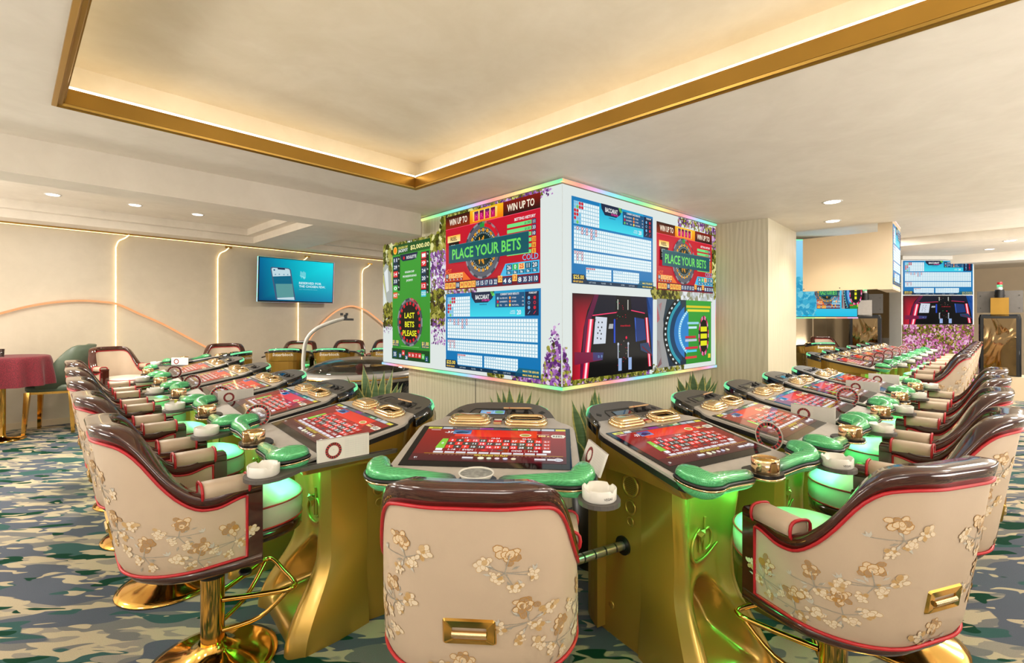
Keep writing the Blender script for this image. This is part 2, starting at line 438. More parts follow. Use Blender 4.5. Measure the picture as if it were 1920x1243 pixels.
def art_roulette(c):
    c.rect(0, 0, 1, 1, S(206, 22, 46), S(178, 16, 36)); c.up()
    c.rect(0, 0, 1, .17, S(40, 18, 12)); c.up()
    c.rect(0, 0, .33, .17, S(36, 22, 14), S(150, 40, 10)); c.rect(.66, 0, 1, .17, S(130, 26, 14), S(30, 20, 18)); c.up()
    c.rect(.30, 0, .66, .17, S(255, 190, 30), S(240, 120, 10)); c.up()
    c.rect(.335, .02, .60, .15, S(250, 220, 120), S(255, 190, 60)); c.up()
    for k in range(4):
        x = .352 + k * .06; c.rect(x, .025, x + .046, .145, S(90, 14, 60) if k % 2 else S(60, 40, 90), S(210, 20, 90))
    c.up()
    for k, t in enumerate('HRXV'): c.text(.375 + k * .06, .12, .06, t, S(240, 60, 150), 'C')
    c.text(.05, .125, .08, 'WIN UP TO', S(255, 240, 215), 'L', True, .22); c.text(.70, .125, .08, 'WIN UP TO', S(255, 240, 215), 'L', True, .25); c.up()
    c.rect(0, .17, 1, .176, S(250, 90, 120)); c.text(.96, .255, .032, 'BETTING HISTORY', WHITE, 'R', True, .19); c.up()
    for k, (n, t) in enumerate((('11', '$1,900'), ('33', '$1,831'), ('10', '$1,811'), ('23', ''), ('16', ''), ('5', ''))):
        y = .28 + k * .066
        c.rect(.70, y, .925, y + .042, S(120, 224, 130)); c.up(); c.text(.92, y + .035, .026, t, S(60, 130, 90), 'R') if t else None
        c.rect(.93, y - .008, .965, y + .048, S(34, 58, 92) if k < 3 else S(240, 170, 60)); c.up()
        c.text(.9475, y + .04, .036, n, WHITE if k < 3 else S(190, 30, 30), 'C')
    c.rect(.03, .27, .19, .36, S(250, 190, 70), S(255, 236, 170)); c.rect(.045, .36, .175, .56, S(40, 24, 16)); c.up()
    c.text(.11, .34, .05, 'REEL', S(70, 40, 20), 'C'); c.text(.11, .44, .045, '888x', WHITE, 'C'); c.text(.11, .51, .045, '300x', WHITE, 'C'); c.up()
    # wheel
    X, Y, A = .445, .53, 1.0
    c.circ(X, Y, .36, S(92, 94, 104), 48, A); c.up()
    c.ring(X, Y, .335, .36, [S(140, 142, 150), S(60, 62, 72)], 24, 0, 360, A)
    c.ring(X, Y, .29, .355, [RED], 8, 8, 62, A); c.ring(X, Y, .29, .355, [S(40, 150, 60)], 3, -8, 8, A); c.up()
    c.circ(X, Y, .275, S(24, 30, 40), 48, A); c.up()
    c.ring(X, Y, .235, .272, [S(240, 180, 50), S(28, 34, 48)], 38, 0, 360, A); c.ring(X, Y, .205, .228, [S(22, 54, 60), S(130, 150, 150)], 76, 0, 360, A)
    c.circ(X, Y, .195, S(14, 44, 40), 40, A); c.up()
    for k in range(38):
        t = 2 * math.pi * (k + .5) / 38; c.text(X + .253 * c.h / c.w * math.sin(t), Y - .253 * math.cos(t) + .012, .024, str((k * 7) % 37), WHITE if k % 2 else S(170, 30, 20), 'C')
    for k in range(12):
        t = R(-52 + k * 9.5); l = .09 + .05 * ((k * 5) % 4) / 3
        for sg in (1, -1):
            c.poly([(X + .02 * math.sin(t), Y - sg * .02), (X + l * .55 * math.sin(t - .06), Y - sg * l * 1.3 * math.cos(t - .06)), (X + l * .55 * math.sin(t + .06), Y - sg * l * 1.3 * math.cos(t + .06))], S(250, 170, 40) if k % 4 else S(130, 210, 60))
        c.up()
    # hot / cold
    c.poly([(0, .775), (.24, .775), (.32, .885), (0, .885)], S(236, 110, 40)); c.poly([(.635, .885), (.69, .74), (1, .74), (1, .885)], S(70, 186, 232)); c.up()
    c.text(.005, .77, .05, 'HOT', S(255, 130, 60), 'L', False); c.text(.99, .725, .065, 'COLD', S(90, 200, 250), 'R', False)
    for k, n in enumerate(('10', '12', '19', '23', '34')):
        x = .008 + k * .045; c.rect(x, .785, x + .04, .845, S(30, 58, 92) if k == 0 else S(255, 214, 130)); c.rect(x, .848, x + .04, .88, S(150, 20, 30)); c.up()
        c.text(x + .02, .835, .04, n, WHITE if k == 0 else S(200, 40, 30), 'C'); c.text(x + .02, .874, .022, '4x' if k == 0 else '3x', WHITE, 'C')
    for k, (n, co) in enumerate((('26', S(24, 84, 110)), ('0', S(60, 180, 90)), ('25', S(255, 206, 120)), ('11', S(24, 84, 110)), ('20', S(24, 84, 110)))):
        x = .70 + k * .059; c.rect(x, .755, x + .053, .825, co); c.rect(x, .83, x + .053, .87, S(30, 110, 140)); c.up()
        c.text(x + .0265, .812, .048, n, WHITE if k != 2 else S(220, 40, 40), 'C'); c.text(x + .0265, .863, .028, '0x', WHITE, 'C')
    c.rect(0, .89, 1, 1, S(110, 14, 36)); c.up()
    for k, n in enumerate('19 18 36 10 34 19 36 12 15 15 17 13 22 12 4 6 12 8 35 31 10'.split()):
        x = .004 + k * .0475; hot = n in ('19', '18', '36', '34', '12'); up = -.03 if (k in (13, 16)) else 0
        c.rect(x, .905 + up, x + .043, .985 + up, S(255, 200, 90) if hot else S(26, 74, 112)); c.up(); c.text(x + .0215, .967 + up, .05, n, S(200, 40, 40) if hot else WHITE, 'C', True, .03)
    # banner
    c.up(); c.poly([(.06, .405), (.915, .405), (.915, .645), (.06, .645)], S(22, 86, 96)); c.up()
    c.rect(.06, .405, .915, .41, S(60, 130, 140)); c.text(.105, .595, .13, 'PLACE YOUR BETS', S(110, 220, 96), 'L', True, .74); c.up()

def beads(c, x0, y0, dx, dy, cols, rows):
    for i, col in enumerate(cols):
        for j, k in enumerate(col):
            if k == '.': continue
            cc = {'r': S(206, 30, 50), 'b': S(120, 190, 226), 'g': S(110, 200, 90)}[k]
            c.circ(x0 + dx * (i + .5), y0 + dy * (j + .5), dy * .46, cc, 10)
def hollow(c, x0, y0, dx, dy, seq):
    for (i, j, k) in seq:
        cc = S(206, 30, 50) if k == 'r' else S(60, 150, 210)
        c.ring(x0 + dx * (i + .5), y0 + dy * (j + .5), dy * .28, dy * .46, [cc], 10)
def art_baccarat(c):
    c.rect(0, 0, 1, 1, S(20, 122, 182), S(16, 116, 178)); c.up()
    c.rect(.30, 0, .86, .31, S(20, 150, 200), S(60, 214, 232)); c.up()
    cell, line = S(236, 246, 248), S(150, 196, 216)
    c.grid(.022, .045, .30, .31, 11, 6, cell, line); beads(c, .022, .045, .0253, .0442, ('bbrrrb', 'bgrrbg', 'rr.bbb', 'rr....'), 6)
    c.grid(.022, .335, .975, .60, 38, 6, cell, line); hollow(c, .022, .335, .0251, .0442, [(0, 0, 'b'), (1, 0, 'r'), (2, 0, 'b'), (3, 0, 'r'), (3, 1, 'r'), (4, 0, 'b'), (4, 1, 'b'), (5, 0, 'r'), (5, 1, 'r'), (6, 0, 'b'), (7, 0, 'r'), (7, 1, 'r'), (7, 2, 'r'), (8, 0, 'b'), (8, 1, 'b'), (8, 2, 'b'), (9, 0, 'r'), (9, 1, 'r')])
    c.grid(.022, .62, .975, .77, 38, 4, cell, line); hollow(c, .022, .62, .0251, .0375, [(k, 0, 'r') for k in (0, 1, 2, 3)] + [(1, 1, 'r'), (1, 2, 'r'), (3, 1, 'r'), (3, 2, 'r')])
    c.grid(.15, .80, .44, .945, 14, 4, cell, line); c.grid(.46, .80, .80, .945, 14, 4, cell, line)
    for k in range(5): c.circ(.16 + k * .02, .815, .012, S(206, 30, 50), 8)
    c.poly([(.17, .83), (.18, .83), (.18, .86), (.17, .86)], S(60, 150, 210))
    for k in range(6): c.poly([(.465 + k * .02, .83), (.47 + k * .02, .83), (.482 + k * .02, .807), (.477 + k * .02, .807)], S(60, 150, 210))
    c.up()
    c.poly([(.315, 0), (.57, 0), (.55, .085), (.50, .135), (.36, .135), (.32, .06)], S(26, 38, 66)); c.poly([(.525, .0), (.555, .0), (.575, .05), (.545, .06)], S(110, 210, 90)); c.up()
    c.text(.365, .09, .052, 'BACCARAT', WHITE, 'L', True, .15); c.text(.435, .118, .022, 'AUTOMATED', S(230, 50, 160), 'L', True, .085); c.text(.41, .165, .018, 'interblock', S(30, 70, 110), 'L', True, .08)
    c.rect(.58, .03, .86, .20, S(22, 80, 122)); c.rect(.865, .03, .985, .30, S(20, 36, 66)); c.up()
    c.text(.63, .055, .022, 'CURRENT SHOE RESULTS', WHITE, 'L', True, .18); c.text(.90, .055, .02, 'FORECAST', WHITE, 'L', True, .07)
    for j in range(3):
        y = .09 + j * .042
        c.circ(.605, y, .017, (S(150, 200, 230), S(206, 30, 50), S(110, 200, 90))[j], 10); c.circ(.725, y, .017, (S(250, 160, 60), S(250, 120, 40), S(250, 220, 80))[j], 10)
        c.text(.625, y + .01, .018, ('PLAYER', 'BANKER', 'TIE')[j], WHITE, 'L', False); c.text(.70, y + .01, .018, ('43%', '37%', '20%')[j], WHITE, 'R', False); c.text(.745, y + .01, .018, ('P PAIR', 'B PAIR', 'NATURAL')[j], WHITE, 'L', False); c.text(.855, y + .01, .018, '0%', WHITE, 'R', False)
    for j in range(4):
        for i, cc in enumerate((S(110, 180, 226), S(214, 30, 50))):
            x, y = .90 + i * .05, .10 + j * .055
            if j == 3: c.poly([(x - .012, y + .018), (x - .006, y + .018), (x + .012, y - .018), (x + .006, y - .018)], cc)
            elif j == 1: c.ring(x, y, .012, .02, [cc], 12)
            else: c.circ(x, y, .02, cc, 12)
    c.text(.775, .255, .018, 'GAMES', WHITE, 'R', False); c.text(.775, .28, .018, 'PLAYED', WHITE, 'R', False); c.text(.79, .285, .05, '20', WHITE, 'L', True)
    c.poly([(0, .89), (.13, .89), (.16, .955), (1, .955), (1, 1), (0, 1)], S(20, 50, 76)); c.poly([(.78, .955), (.81, .90), (1, .90), (1, 1), (.77, 1)], S(24, 100, 130)); c.up()
    c.text(.015, .945, .045, '$25.00', S(250, 220, 90), 'L', True, .11); c.text(.015, .985, .02, 'MIN BET $250.00', S(250, 200, 70), 'L', True, .10)
    for x, t in ((.18, 'LAST SHOE'), (.32, 'PLAYER'), (.42, 'TIE'), (.56, 'B PAIR'), (.66, 'LAST SHOE')): c.text(x, .985, .018, t, S(190, 210, 220), 'L', False)
    c.text(.985, .94, .02, 'MAX TIE $50.00', S(250, 220, 90), 'R', True, .14); c.text(.985, .985, .02, 'MAX PAIR $50.00', S(250, 220, 90), 'R', True, .14); c.up()

def art_jackpot(c):
    c.rect(0, 0, 1, 1, S(60, 156, 50), S(50, 140, 44)); c.up()
    c.rect(0, 0, 1, .085, S(26, 78, 30), S(30, 92, 30)); c.up()
    c.circ(.08, .045, .034, S(240, 190, 60), 18); c.up(); c.circ(.08, .045, .022, S(250, 130, 30), 16)
    c.text(.17, .038, .018, 'GOLDEN CHIP', S(230, 220, 110), 'L', True, .26); c.text(.17, .068, .024, 'JACKPOT', WHITE, 'L', True, .26); c.text(.985, .062, .034, '$2,000.00', S(250, 240, 160), 'R', True, .48); c.up()
    c.poly([(.22, .09), (.70, .09), (.66, .14), (.58, .15), (.30, .15), (.24, .13)], S(26, 38, 66)); c.up(); c.text(.40, .135, .024, 'ROULETTE', WHITE, 'L', True, .26); c.circ(.33, .123, .014, RED, 10)
    for k, t in enumerate(('GOLDEN CHIP', 'PROGRESSIVE BONUS', 'JACKPOT!')): c.text(.48, .255 + k * .036, .016, t, WHITE, 'C')
    for side in (0, 1):
        x = .02 if side == 0 else .78
        c.rect(x, .10, x + .20, .10 + (.30 if side == 0 else .34), S(18, 40, 30)); c.up()
        rows = (('11', 'b'), ('29', 'b'), ('14', 'r'), ('33', 'b'), ('0', 'g'), ('HOT', 'o')) if side == 0 else (('1', 'r'), ('9', 'r'), ('24', 'b'), ('20', 'b'), ('12', 'r'), ('COLD', 'c'))
        for k, (t, cc) in enumerate(rows):
            y = .10 + k * .062
            c.rect(x + .01, y + .004, x + .13, y + .056, {'b': S(40, 66, 96), 'r': S(226, 44, 54), 'g': S(70, 190, 80), 'o': S(226, 90, 30), 'c': S(60, 190, 210)}[cc]); c.up()
            c.text(x + .07, y + .044, .028, t, WHITE, 'C', True, .09 if len(t) < 3 else .11); c.text(x + .165, y + .028, .014, '3x', WHITE, 'C')
    X, Y, A = .49, .675, 1.0
    c.circ(X, Y, .205, S(90, 94, 100), 48, A); c.up(); c.ring(X, Y, .19, .205, [S(140, 144, 150), S(60, 64, 70)], 18, 0, 360, A); c.ring(X, Y, .185, .206, [RED], 6, 5, 60, A); c.up()
    c.circ(X, Y, .175, S(20, 24, 30), 44, A); c.up(); c.ring(X, Y, .148, .174, [RED, S(24, 28, 36)], 38, 0, 360, A); c.circ(X, Y, .146, S(14, 16, 14), 40, A); c.up()
    for k, t in enumerate(('LAST', 'BETS', 'PLEASE')): c.text(X, .64 + k * .075, .045, t, S(236, 236, 40), 'C', True, (.27, .25, .37)[k])
    for x, al in ((.02, 'L'), (.98, 'R')):
        c.rect(x if al == 'L' else .80, .835, x + .18 if al == 'L' else x, .885, S(30, 70, 110)); c.up(); c.text(x, .862, .028, '$1.00', S(250, 230, 100), al, True, .17)
        c.text(x, .88, .01, 'MIN BET $25.00', S(250, 230, 100), al, True, .16)
    c.rect(.26, .88, .74, .884, S(140, 200, 120)); c.rect(0, .905, 1, 1, S(22, 70, 30)); c.up()
    c.rect(.03, .93, .14, .985, S(40, 84, 120)); c.up(); c.text(.085, .972, .032, '35', WHITE, 'C')
    for k, (t, y, cc) in enumerate((('33', .955, 'b'), ('14', .93, 'r'), ('28', .965, 'b'), ('14', .94, 'r'), ('36', .94, 'r'), ('7', .94, 'r'), ('18', .94, 'r'), ('0', .945, 'g'), ('2', .96, 'b'))):
        x = .20 + k * .087; c.rect(x, y - .012, x + .075, y + .03, {'b': S(40, 84, 120), 'r': S(220, 40, 50), 'g': S(80, 190, 80)}[cc]); c.up(); c.text(x + .037, y + .022, .022, t, WHITE, 'C')

def art_cam(c):
    """overhead view into the card shoe"""
    c.rect(0, 0, 1, 1, S(12, 14, 20), S(8, 9, 14)); c.up()
    c.poly([(0, 0), (.24, 0), (.16, .2), (.12, .4), (.09, .7), (.08, 1), (0, 1)], [S(30, 8, 16), S(60, 10, 24), S(150, 18, 40), S(190, 24, 46), S(206, 26, 56), S(196, 24, 50), S(150, 14, 30)]); c.poly([(.24, 0), (.29, 0), (.19, .35), (.14, 1), (.08, 1), (.13, .35)], S(96, 16, 60)); c.up()
    c.poly([(.29, 0), (.50, 0), (.48, .22), (.22, .24)], S(18, 22, 38)); c.poly([(.68, 0), (.92, 0), (.99, .25), (.88, .22), (.70, .18)], S(20, 20, 44)); c.poly([(.90, 0), (1, 0), (1, .95), (.965, .5)], S(26, 76, 150)); c.up()
    c.poly([(.21, .26), (.52, .22), (.70, .19), (.89, .21), (.93, .62), (.90, 1), (.14, 1), (.17, .55)], S(9, 9, 12)); c.up()
    for w_, col in ((.030, S(220, 20, 60)), (.014, S(255, 150, 170)), (.006, S(255, 236, 240))):
        c.poly([(.20 - w_, .30), (.20 + w_, .30), (.135 + w_, 1), (.135 - w_, 1)], col); c.poly([(.905 - w_ * .7, .28), (.905 + w_ * .7, .28), (.955 + w_ * .7, .95), (.955 - w_ * .7, .95)], col); c.up()
    for x0, y0, x1, y1 in ((.215, .25, .50, .21), (.69, .18, .88, .215)): c.poly([(x0, y0), (x1, y1), (x1, y1 + .012), (x0, y0 + .012)], S(250, 60, 110))
    c.poly([(.25, .27), (.385, .28), (.365, .60), (.225, .60)], S(206, 214, 226))
    c.up()
    for (x, y) in ((.285, .34), (.325, .34), (.28, .40), (.32, .40), (.30, .44), (.275, .47), (.315, .48), (.27, .53), (.31, .54)): c.circ(x, y, .012, BLACK, 8)
    c.text(.25, .33, .03, '7', BLACK, 'C')
    c.poly([(.41, .36), (.46, .36), (.455, .42), (.40, .42)], S(170, 172, 176)); c.rect(.465, .30, .485, .60, S(30, 70, 190)); c.poly([(.755, .28), (.87, .30), (.90, .58), (.77, .60), (.745, .45)], S(26, 52, 110)); c.poly([(.735, .28), (.75, .28), (.765, .60), (.755, .60)], S(60, 100, 200)); c.up()
    c.text(.55, .395, .022, 'interblock', S(206, 30, 50), 'L', True, .13)
    c.poly([(.02, .68), (.34, .71), (.33, .80), (.02, .83)], S(120, 20, 60)); c.poly([(.22, .70), (.34, .71), (.33, .80), (.22, .80)], S(50, 70, 120)); c.circ(.285, .755, .018, S(130, 170, 210), 12); c.circ(.32, .755, .018, S(130, 170, 210), 12)
    c.poly([(.81, .63), (.93, .62), (.99, .80), (.82, .72)], S(40, 60, 96)); c.up()
    c.poly([(.84, .66), (.985, .79), (.985, .81), (.84, .68)], S(110, 14, 30))
    for x in (.51, .64):
        c.rect(x, .05, x + .012, .18, S(190, 190, 180)); c.rect(x + .002, .60, x + .016, .80, S(170, 176, 190)); c.rect(x + .012, .80, x + .055, .96, S(150, 176, 220)); c.circ(x + .01, .62, .02, S(210, 216, 230), 10)
    for k in range(26):
        c.circ(.50 + .16 * rnd.random(), .05 + .85 * rnd.random(), .006, rnd.choice([S(220, 30, 60), S(80, 200, 120), S(220, 200, 180)]), 6)
    c.circ(.625, .54, .02, S(230, 20, 70), 10); c.up()

def art_dial(c):
    c.rect(0, 0, 1, 1, S(40, 60, 70), S(20, 40, 60)); c.up()
    c.poly([(0, 0), (.16, 0), (.10, .3), (.13, .7), (.2, 1), (0, 1)], S(150, 150, 150)); c.poly([(0, .1), (.08, .05), (.05, .3), (0, .35)], S(190, 40, 60)); c.poly([(0, .6), (.06, .62), (.08, .95), (0, 1)], S(120, 30, 40)); c.up()
    c.rect(.5, 0, 1, 1, S(56, 160, 60), S(40, 140, 40)); c.up()
    for r, col in ((.95, S(16, 24, 28)), (.86, S(40, 150, 170)), (.80, S(12, 60, 96)), (.70, S(40, 120, 190)), (.60, S(120, 200, 235)), (.545, S(40, 130, 200))):
        pts = [(.80 + r * .74 * math.sin(R(a)), .5 - r * .74 * math.cos(R(a))) for a in range(-140, -39, 5)]
        c.poly([(max(.02, x), min(1, max(0, y))) for x, y in pts], col); c.up()
    for k in range(20):
        a = R(-138 + k * 5)
        c.poly([(.80 + .41 * math.sin(a), .5 - .41 * math.cos(a)), (.80 + .435 * math.sin(a), .5 - .435 * math.cos(a)), (.80 + .435 * math.sin(a + .03), .5 - .435 * math.cos(a + .03)), (.80 + .41 * math.sin(a + .03), .5 - .41 * math.cos(a + .03))], WHITE)
    for k in range(14):
        a = R(-135 + k * 7)
        c.poly([(.80 + .655 * math.sin(a), .5 - .655 * math.cos(a)), (.80 + .68 * math.sin(a), .5 - .68 * math.cos(a)), (.80 + .68 * math.sin(a + .05), .5 - .68 * math.cos(a + .05)), (.80 + .655 * math.sin(a + .05), .5 - .655 * math.cos(a + .05))], S(210, 220, 220))
    c.up()
    for k, (y, x0, x1, col) in enumerate(((.10, .50, .98, S(216, 196, 40)), (.16, .52, .96, S(236, 220, 60)), (.36, .52, .74, S(150, 210, 230)), (.43, .54, .70, S(190, 230, 240)), (.58, .48, .68, S(200, 40, 60)), (.63, .48, .70, S(190, 200, 220)), (.75, .48, .72, S(210, 40, 70)), (.80, .5, .70, S(80, 200, 230)), (.9, .48, .70, S(220, 60, 60)))): c.rect(x0, y - .018, x1, y + .018, col)
    c.up()
    c.circ(.84, .57, .33, S(40, 44, 40), 30, .55); c.up(); c.ring(.84, .57, .27, .33, [S(214, 40, 90), S(230, 150, 190), S(60, 40, 50)], 30, 0, 360, .55); c.circ(.84, .57, .26, S(16, 20, 14), 30, .55); c.up()
    for k in range(3): c.rect(.775, .42 + k * .115, .905, .50 + k * .115, S(226, 226, 30))
    c.rect(.93, .87, .98, .94, S(226, 206, 60)); c.up()

def art_terminal(c):
    c.rect(0, 0, 1, 1, S(150, 30, 26), S(104, 24, 24)); c.up()
    c.rect(.22, .08, .80, .30, S(214, 44, 26), S(226, 54, 34)); c.rect(0, .82, 1, 1, S(88, 26, 28), S(70, 24, 30)); c.up()
    c.rect(0, 0, 1, .075, S(70, 76, 84)); c.up()
    for x0, x1, col in ((.0, .10, S(214, 206, 60)), (.11, .18, S(190, 196, 200)), (.28, .36, S(90, 96, 104)), (.38, .48, S(130, 40, 130)), (.62, .74, S(60, 130, 60)), (.75, .82, S(170, 176, 180)), (.83, .92, S(190, 196, 200)), (.93, 1.0, S(216, 200, 60))): c.rect(x0, .008, x1, .065, col)
    c.up(); c.rect(.03, .028, .08, .048, S(90, 90, 40)); c.text(.69, .055, .03, '$25.00', WHITE, 'C')
    c.rect(.03, .098, .10, .112, S(220, 200, 196)); c.text(.14, .20, .06, '-37', WHITE, 'L'); c.poly([(.19, .16), (.22, .13), (.25, .17), (.24, .20)], S(80, 170, 70))
    c.rect(.20, .09, .33, .22, S(40, 70, 130), S(110, 150, 200)); c.up(); c.poly([(.21, .17), (.26, .12), (.32, .16), (.30, .2), (.23, .21)], S(20, 40, 90))
    c.circ(.72, .225, .05, S(236, 220, 180), 18, 1.6); c.up(); c.circ(.72, .225, .036, S(180, 150, 70), 16, 1.7); c.rect(.80, .188, .885, .200, S(210, 180, 170)); c.text(.81, .26, .045, '888 x', S(250, 226, 140), 'L'); c.poly([(.91, .19), (.985, .19), (1.0, .23), (.985, .29), (.91, .29), (.895, .23)], S(228, 220, 196)); c.up(); c.text(.947, .265, .055, 'REEL', S(60, 50, 50), 'C', True, .07)
    # betting layout
    x0, x1, y0, y1 = .195, .84, .38, .66; dx, dy = (x1 - x0) / 12, (y1 - y0) / 3
    reds = {1, 3, 5, 7, 9, 12, 14, 16, 18, 19, 21, 23, 25, 27, 30, 32, 34, 36}
    for k, t in enumerate(('1-12', '13-24', '25-36')):
        a = x0 + k * 4 * dx; c.rect(a, .31, a + 4 * dx - .004, .375, S(176, 34, 28)); c.up(); c.text(a + 2 * dx, .36, .035, t, WHITE, 'C')
    c.poly([(.15, .38), (.19, .38), (.19, .66), (.13, .66), (.14, .5)], S(130, 196, 60)); c.up(); c.text(.165, .54, .045, '0', WHITE, 'C')
    for i in range(12):
        for j in range(3):
            n = i * 3 + (3 - j); a, b_ = x0 + i * dx, y0 + j * dy
            c.rect(a + .002, b_ + .004, a + dx - .002, b_ + dy - .004, S(226, 50, 40) if n in reds else S(70, 66, 58)); c.up(); c.text(a + dx / 2, b_ + dy * .75, .045, str(n), WHITE, 'C')
    for j in range(3): c.rect(.845, y0 + j * dy + .006, .895, y0 + (j + 1) * dy - .006, S(190, 60, 44)); c.up(); c.text(.87, y0 + j * dy + dy * .72, .035, '2-1', WHITE, 'C')
    c.rect(x0, .67, x1, .755, S(136, 20, 24)); c.up()
    for k, t in enumerate(('1-18', 'EVEN', '', '', 'ODD', '19-36')):
        a = x0 + (k * 2 + 1) * dx
        if t: c.text(a, .73, .04, t, WHITE, 'C')
        else: c.poly([(a - .03, .712), (a, .69), (a + .03, .712), (a, .735)], S(226, 50, 40) if k == 2 else S(60, 66, 76))
        if k: c.rect(x0 + k * 2 * dx - .001, .67, x0 + k * 2 * dx + .001, .755, S(220, 150, 130))
    c.rect(.14, .68, .185, .74, WHITE); c.rect(.85, .68, .90, .74, WHITE)
    for k in range(10): c.rect(.135 + k * .075, .765, .20 + k * .075, .81, S(214, 210, 214))
    c.rect(.08, .825, .98, .831, S(220, 180, 40)); c.up(); c.text(.52, .87, .034, 'ADD FUNDS TO PLAY', S(220, 200, 60), 'C', True, .22)
    for k in range(34):
        if not (14 < k < 22): c.text(.12 + k * .025, .866, .016, str((k * 11) % 37), S(190, 140, 130), 'C', False)
    for x in (.34, .80, .88): c.rect(x, .90, x + .07, .94, S(220, 218, 222))
    for k in range(5): c.circ(.46 + k * .052, .922, .034 if k == 0 else .026, (S(236, 230, 200), S(220, 226, 200), S(226, 200, 205), S(206, 210, 230), S(230, 214, 180))[k], 14, 1.2)
    c.circ(.95, .92, .04, S(214, 214, 220), 18, 1.4); c.up(); c.text(.95, .935, .025, 'SPIN', S(70, 60, 70), 'C'); c.text(.03, .955, .03, '$1', WHITE, 'L'); c.up()

def art_tv(c):
    cols = [S(2, 86, 130), S(10, 176, 206)]
    c.m.add([c.P(0, 0, 0), c.P(1, 0, 0), c.P(1, 1, 0), c.P(0, 1, 0)], [(3, 2, 1, 0)], False, [S(4, 70, 116), S(20, 130, 170), S(8, 226, 236), S(2, 104, 150)]); c.up()
    c.poly([(.135, .24), (.15, .205), (.37, .205), (.40, .24), (.475, .97), (.215, .97)], S(70, 90, 120)); c.up()
    c.poly([(.15, .25), (.165, .225), (.365, .225), (.385, .25), (.46, .97), (.235, .97)], S(16, 100, 130)); c.up()
    c.poly([(.15, .25), (.165, .225), (.365, .225), (.385, .25), (.40, .39), (.168, .43)], S(190, 214, 222)); c.poly([(.235, .97), (.46, .97), (.452, .90), (.23, .93)], S(190, 214, 222)); c.up()
    c.poly([(.225, .22), (.32, .22), (.325, .255), (.23, .255)], S(20, 40, 70)); c.poly([(.205, .60), (.425, .58), (.45, .90), (.23, .92)], S(90, 150, 150)); c.circ(.185, .275, .02, S(20, 90, 130), 10); c.up()
    for x, y in ((.20, .38), (.25, .37), (.31, .37), (.36, .365)): c.circ(x, y, .018, S(120, 160, 180), 8)
    for k in range(6): c.rect(.53 + k * .013, .26 + .012 * (k % 3), .537 + k * .013, .40 + .03 * (k % 2), S(140, 220, 226))
    c.poly([(.515, .36), (.60, .40), (.585, .46), (.57, .42)], S(140, 220, 226))
    c.text(.515, .575, .052, 'RESERVED FOR', S(214, 240, 244), 'L', True, .315); c.text(.515, .655, .052, 'THE CHOSEN FEW.', S(214, 240, 244), 'L', True, .375); c.text(.515, .715, .02, "ONLY FOR EMPEROR'S CIRCLE.", S(120, 206, 220), 'L', False, .26); c.up()

def blossoms(c, x0, y0, x1, y1, n, cols, r0, r1, edge=0.0):
    for k in range(n):
        x, y = lerp(x0, x1, rnd.random()), lerp(y0, y1, rnd.random())
        if k % 40 == 0: c.up()
        r = lerp(r0, r1, rnd.random()); a = rnd.random() * 3.1; e = lerp(.4, 1, rnd.random()); p = []
        for j in range(5):
            t = 2 * math.pi * j / 5; px, py = r * math.cos(t), r * e * math.sin(t)
            p.append((min(1, max(0, x + (px * math.cos(a) - py * math.sin(a)) / c.w)), min(1, max(0, y + (px * math.sin(a) + py * math.cos(a)) / c.h))))
        c.poly(p[::-1], rnd.choice(cols))
PURP = [S(150, 90, 170), S(110, 60, 130), S(180, 120, 190), S(210, 170, 214), S(90, 40, 110)]
OLIV = [S(110, 112, 30), S(80, 84, 20), S(150, 146, 50), S(56, 50, 18), S(176, 170, 84)]
PINK = [S(214, 130, 180), S(190, 90, 150), S(232, 170, 206), S(150, 70, 110)]

# ================================================================== STRUCTURE
UX = 3.31                                           # the ceiling steps up past this line
m = M(); m.add([(-14, -9, 0), (20, -9, 0), (20, 22, 0), (-14, 22, 0)], [(0, 1, 2, 3)])
struct(m.build('floor', 'carpet'))

def gquad(mm, u0, v0, u1, v1, z):                   # horizontal rectangle in the building grid
    mm.add([G(u0, v0, z), G(u1, v0, z), G(u1, v1, z), G(u0, v1, z)], [(0, 1, 2, 3)])
def gbox(mm, u0, v0, z0, u1, v1, z1):
    p = [G(u, v, z) for z in (z0, z1) for u, v in ((u0, v0), (u1, v0), (u1, v1), (u0, v1))]
    mm.add(p, [(0, 3, 2, 1), (4, 5, 6, 7), (0, 1, 5, 4), (1, 2, 6, 5), (2, 3, 7, 6), (3, 0, 4, 7)])
TU0, TU1, TV0, TV1 = 0.17, 2.09, -3.2, 2.98         # tray opening
m = M()
for r in ((-9, -7, TU0, 3.72), (TU1, -7, UX, 3.72), (TU0, -7, TU1, TV0), (TU0, TV1, TU1, 3.72)):
    gbox(m, r[0], r[1], 2.38, r[2], r[3], 2.42)
struct(m.build('ceiling', 'ceiling'))
m = M(); gbox(m, UX, -8, 2.387, 6.21, 3.95, 2.47); gbox(m, 2.72, 3.72, 2.387, UX, 3.95, 2.47); gbox(m, 2.72, 3.95, 2.387, 6.21, 3.98, 2.85)
struct(m.build('ceiling_right', 'ceiling'))
m = M(); gbox(m, 6.21, -9, 2.62, 19, 10, 2.66); gbox(m, 6.19, -9, 2.44, 6.22, 8.7, 2.63)
struct(m.build('ceiling_far', 'ceiling'))
m = M(); gbox(m, 9.35, -9, 2.50, 10.1, 9, 2.64); gbox(m, 12.6, -9, 2.46, 13.2, 9, 2.64)
struct(m.build('ceiling_beam_far', 'ceiling'))
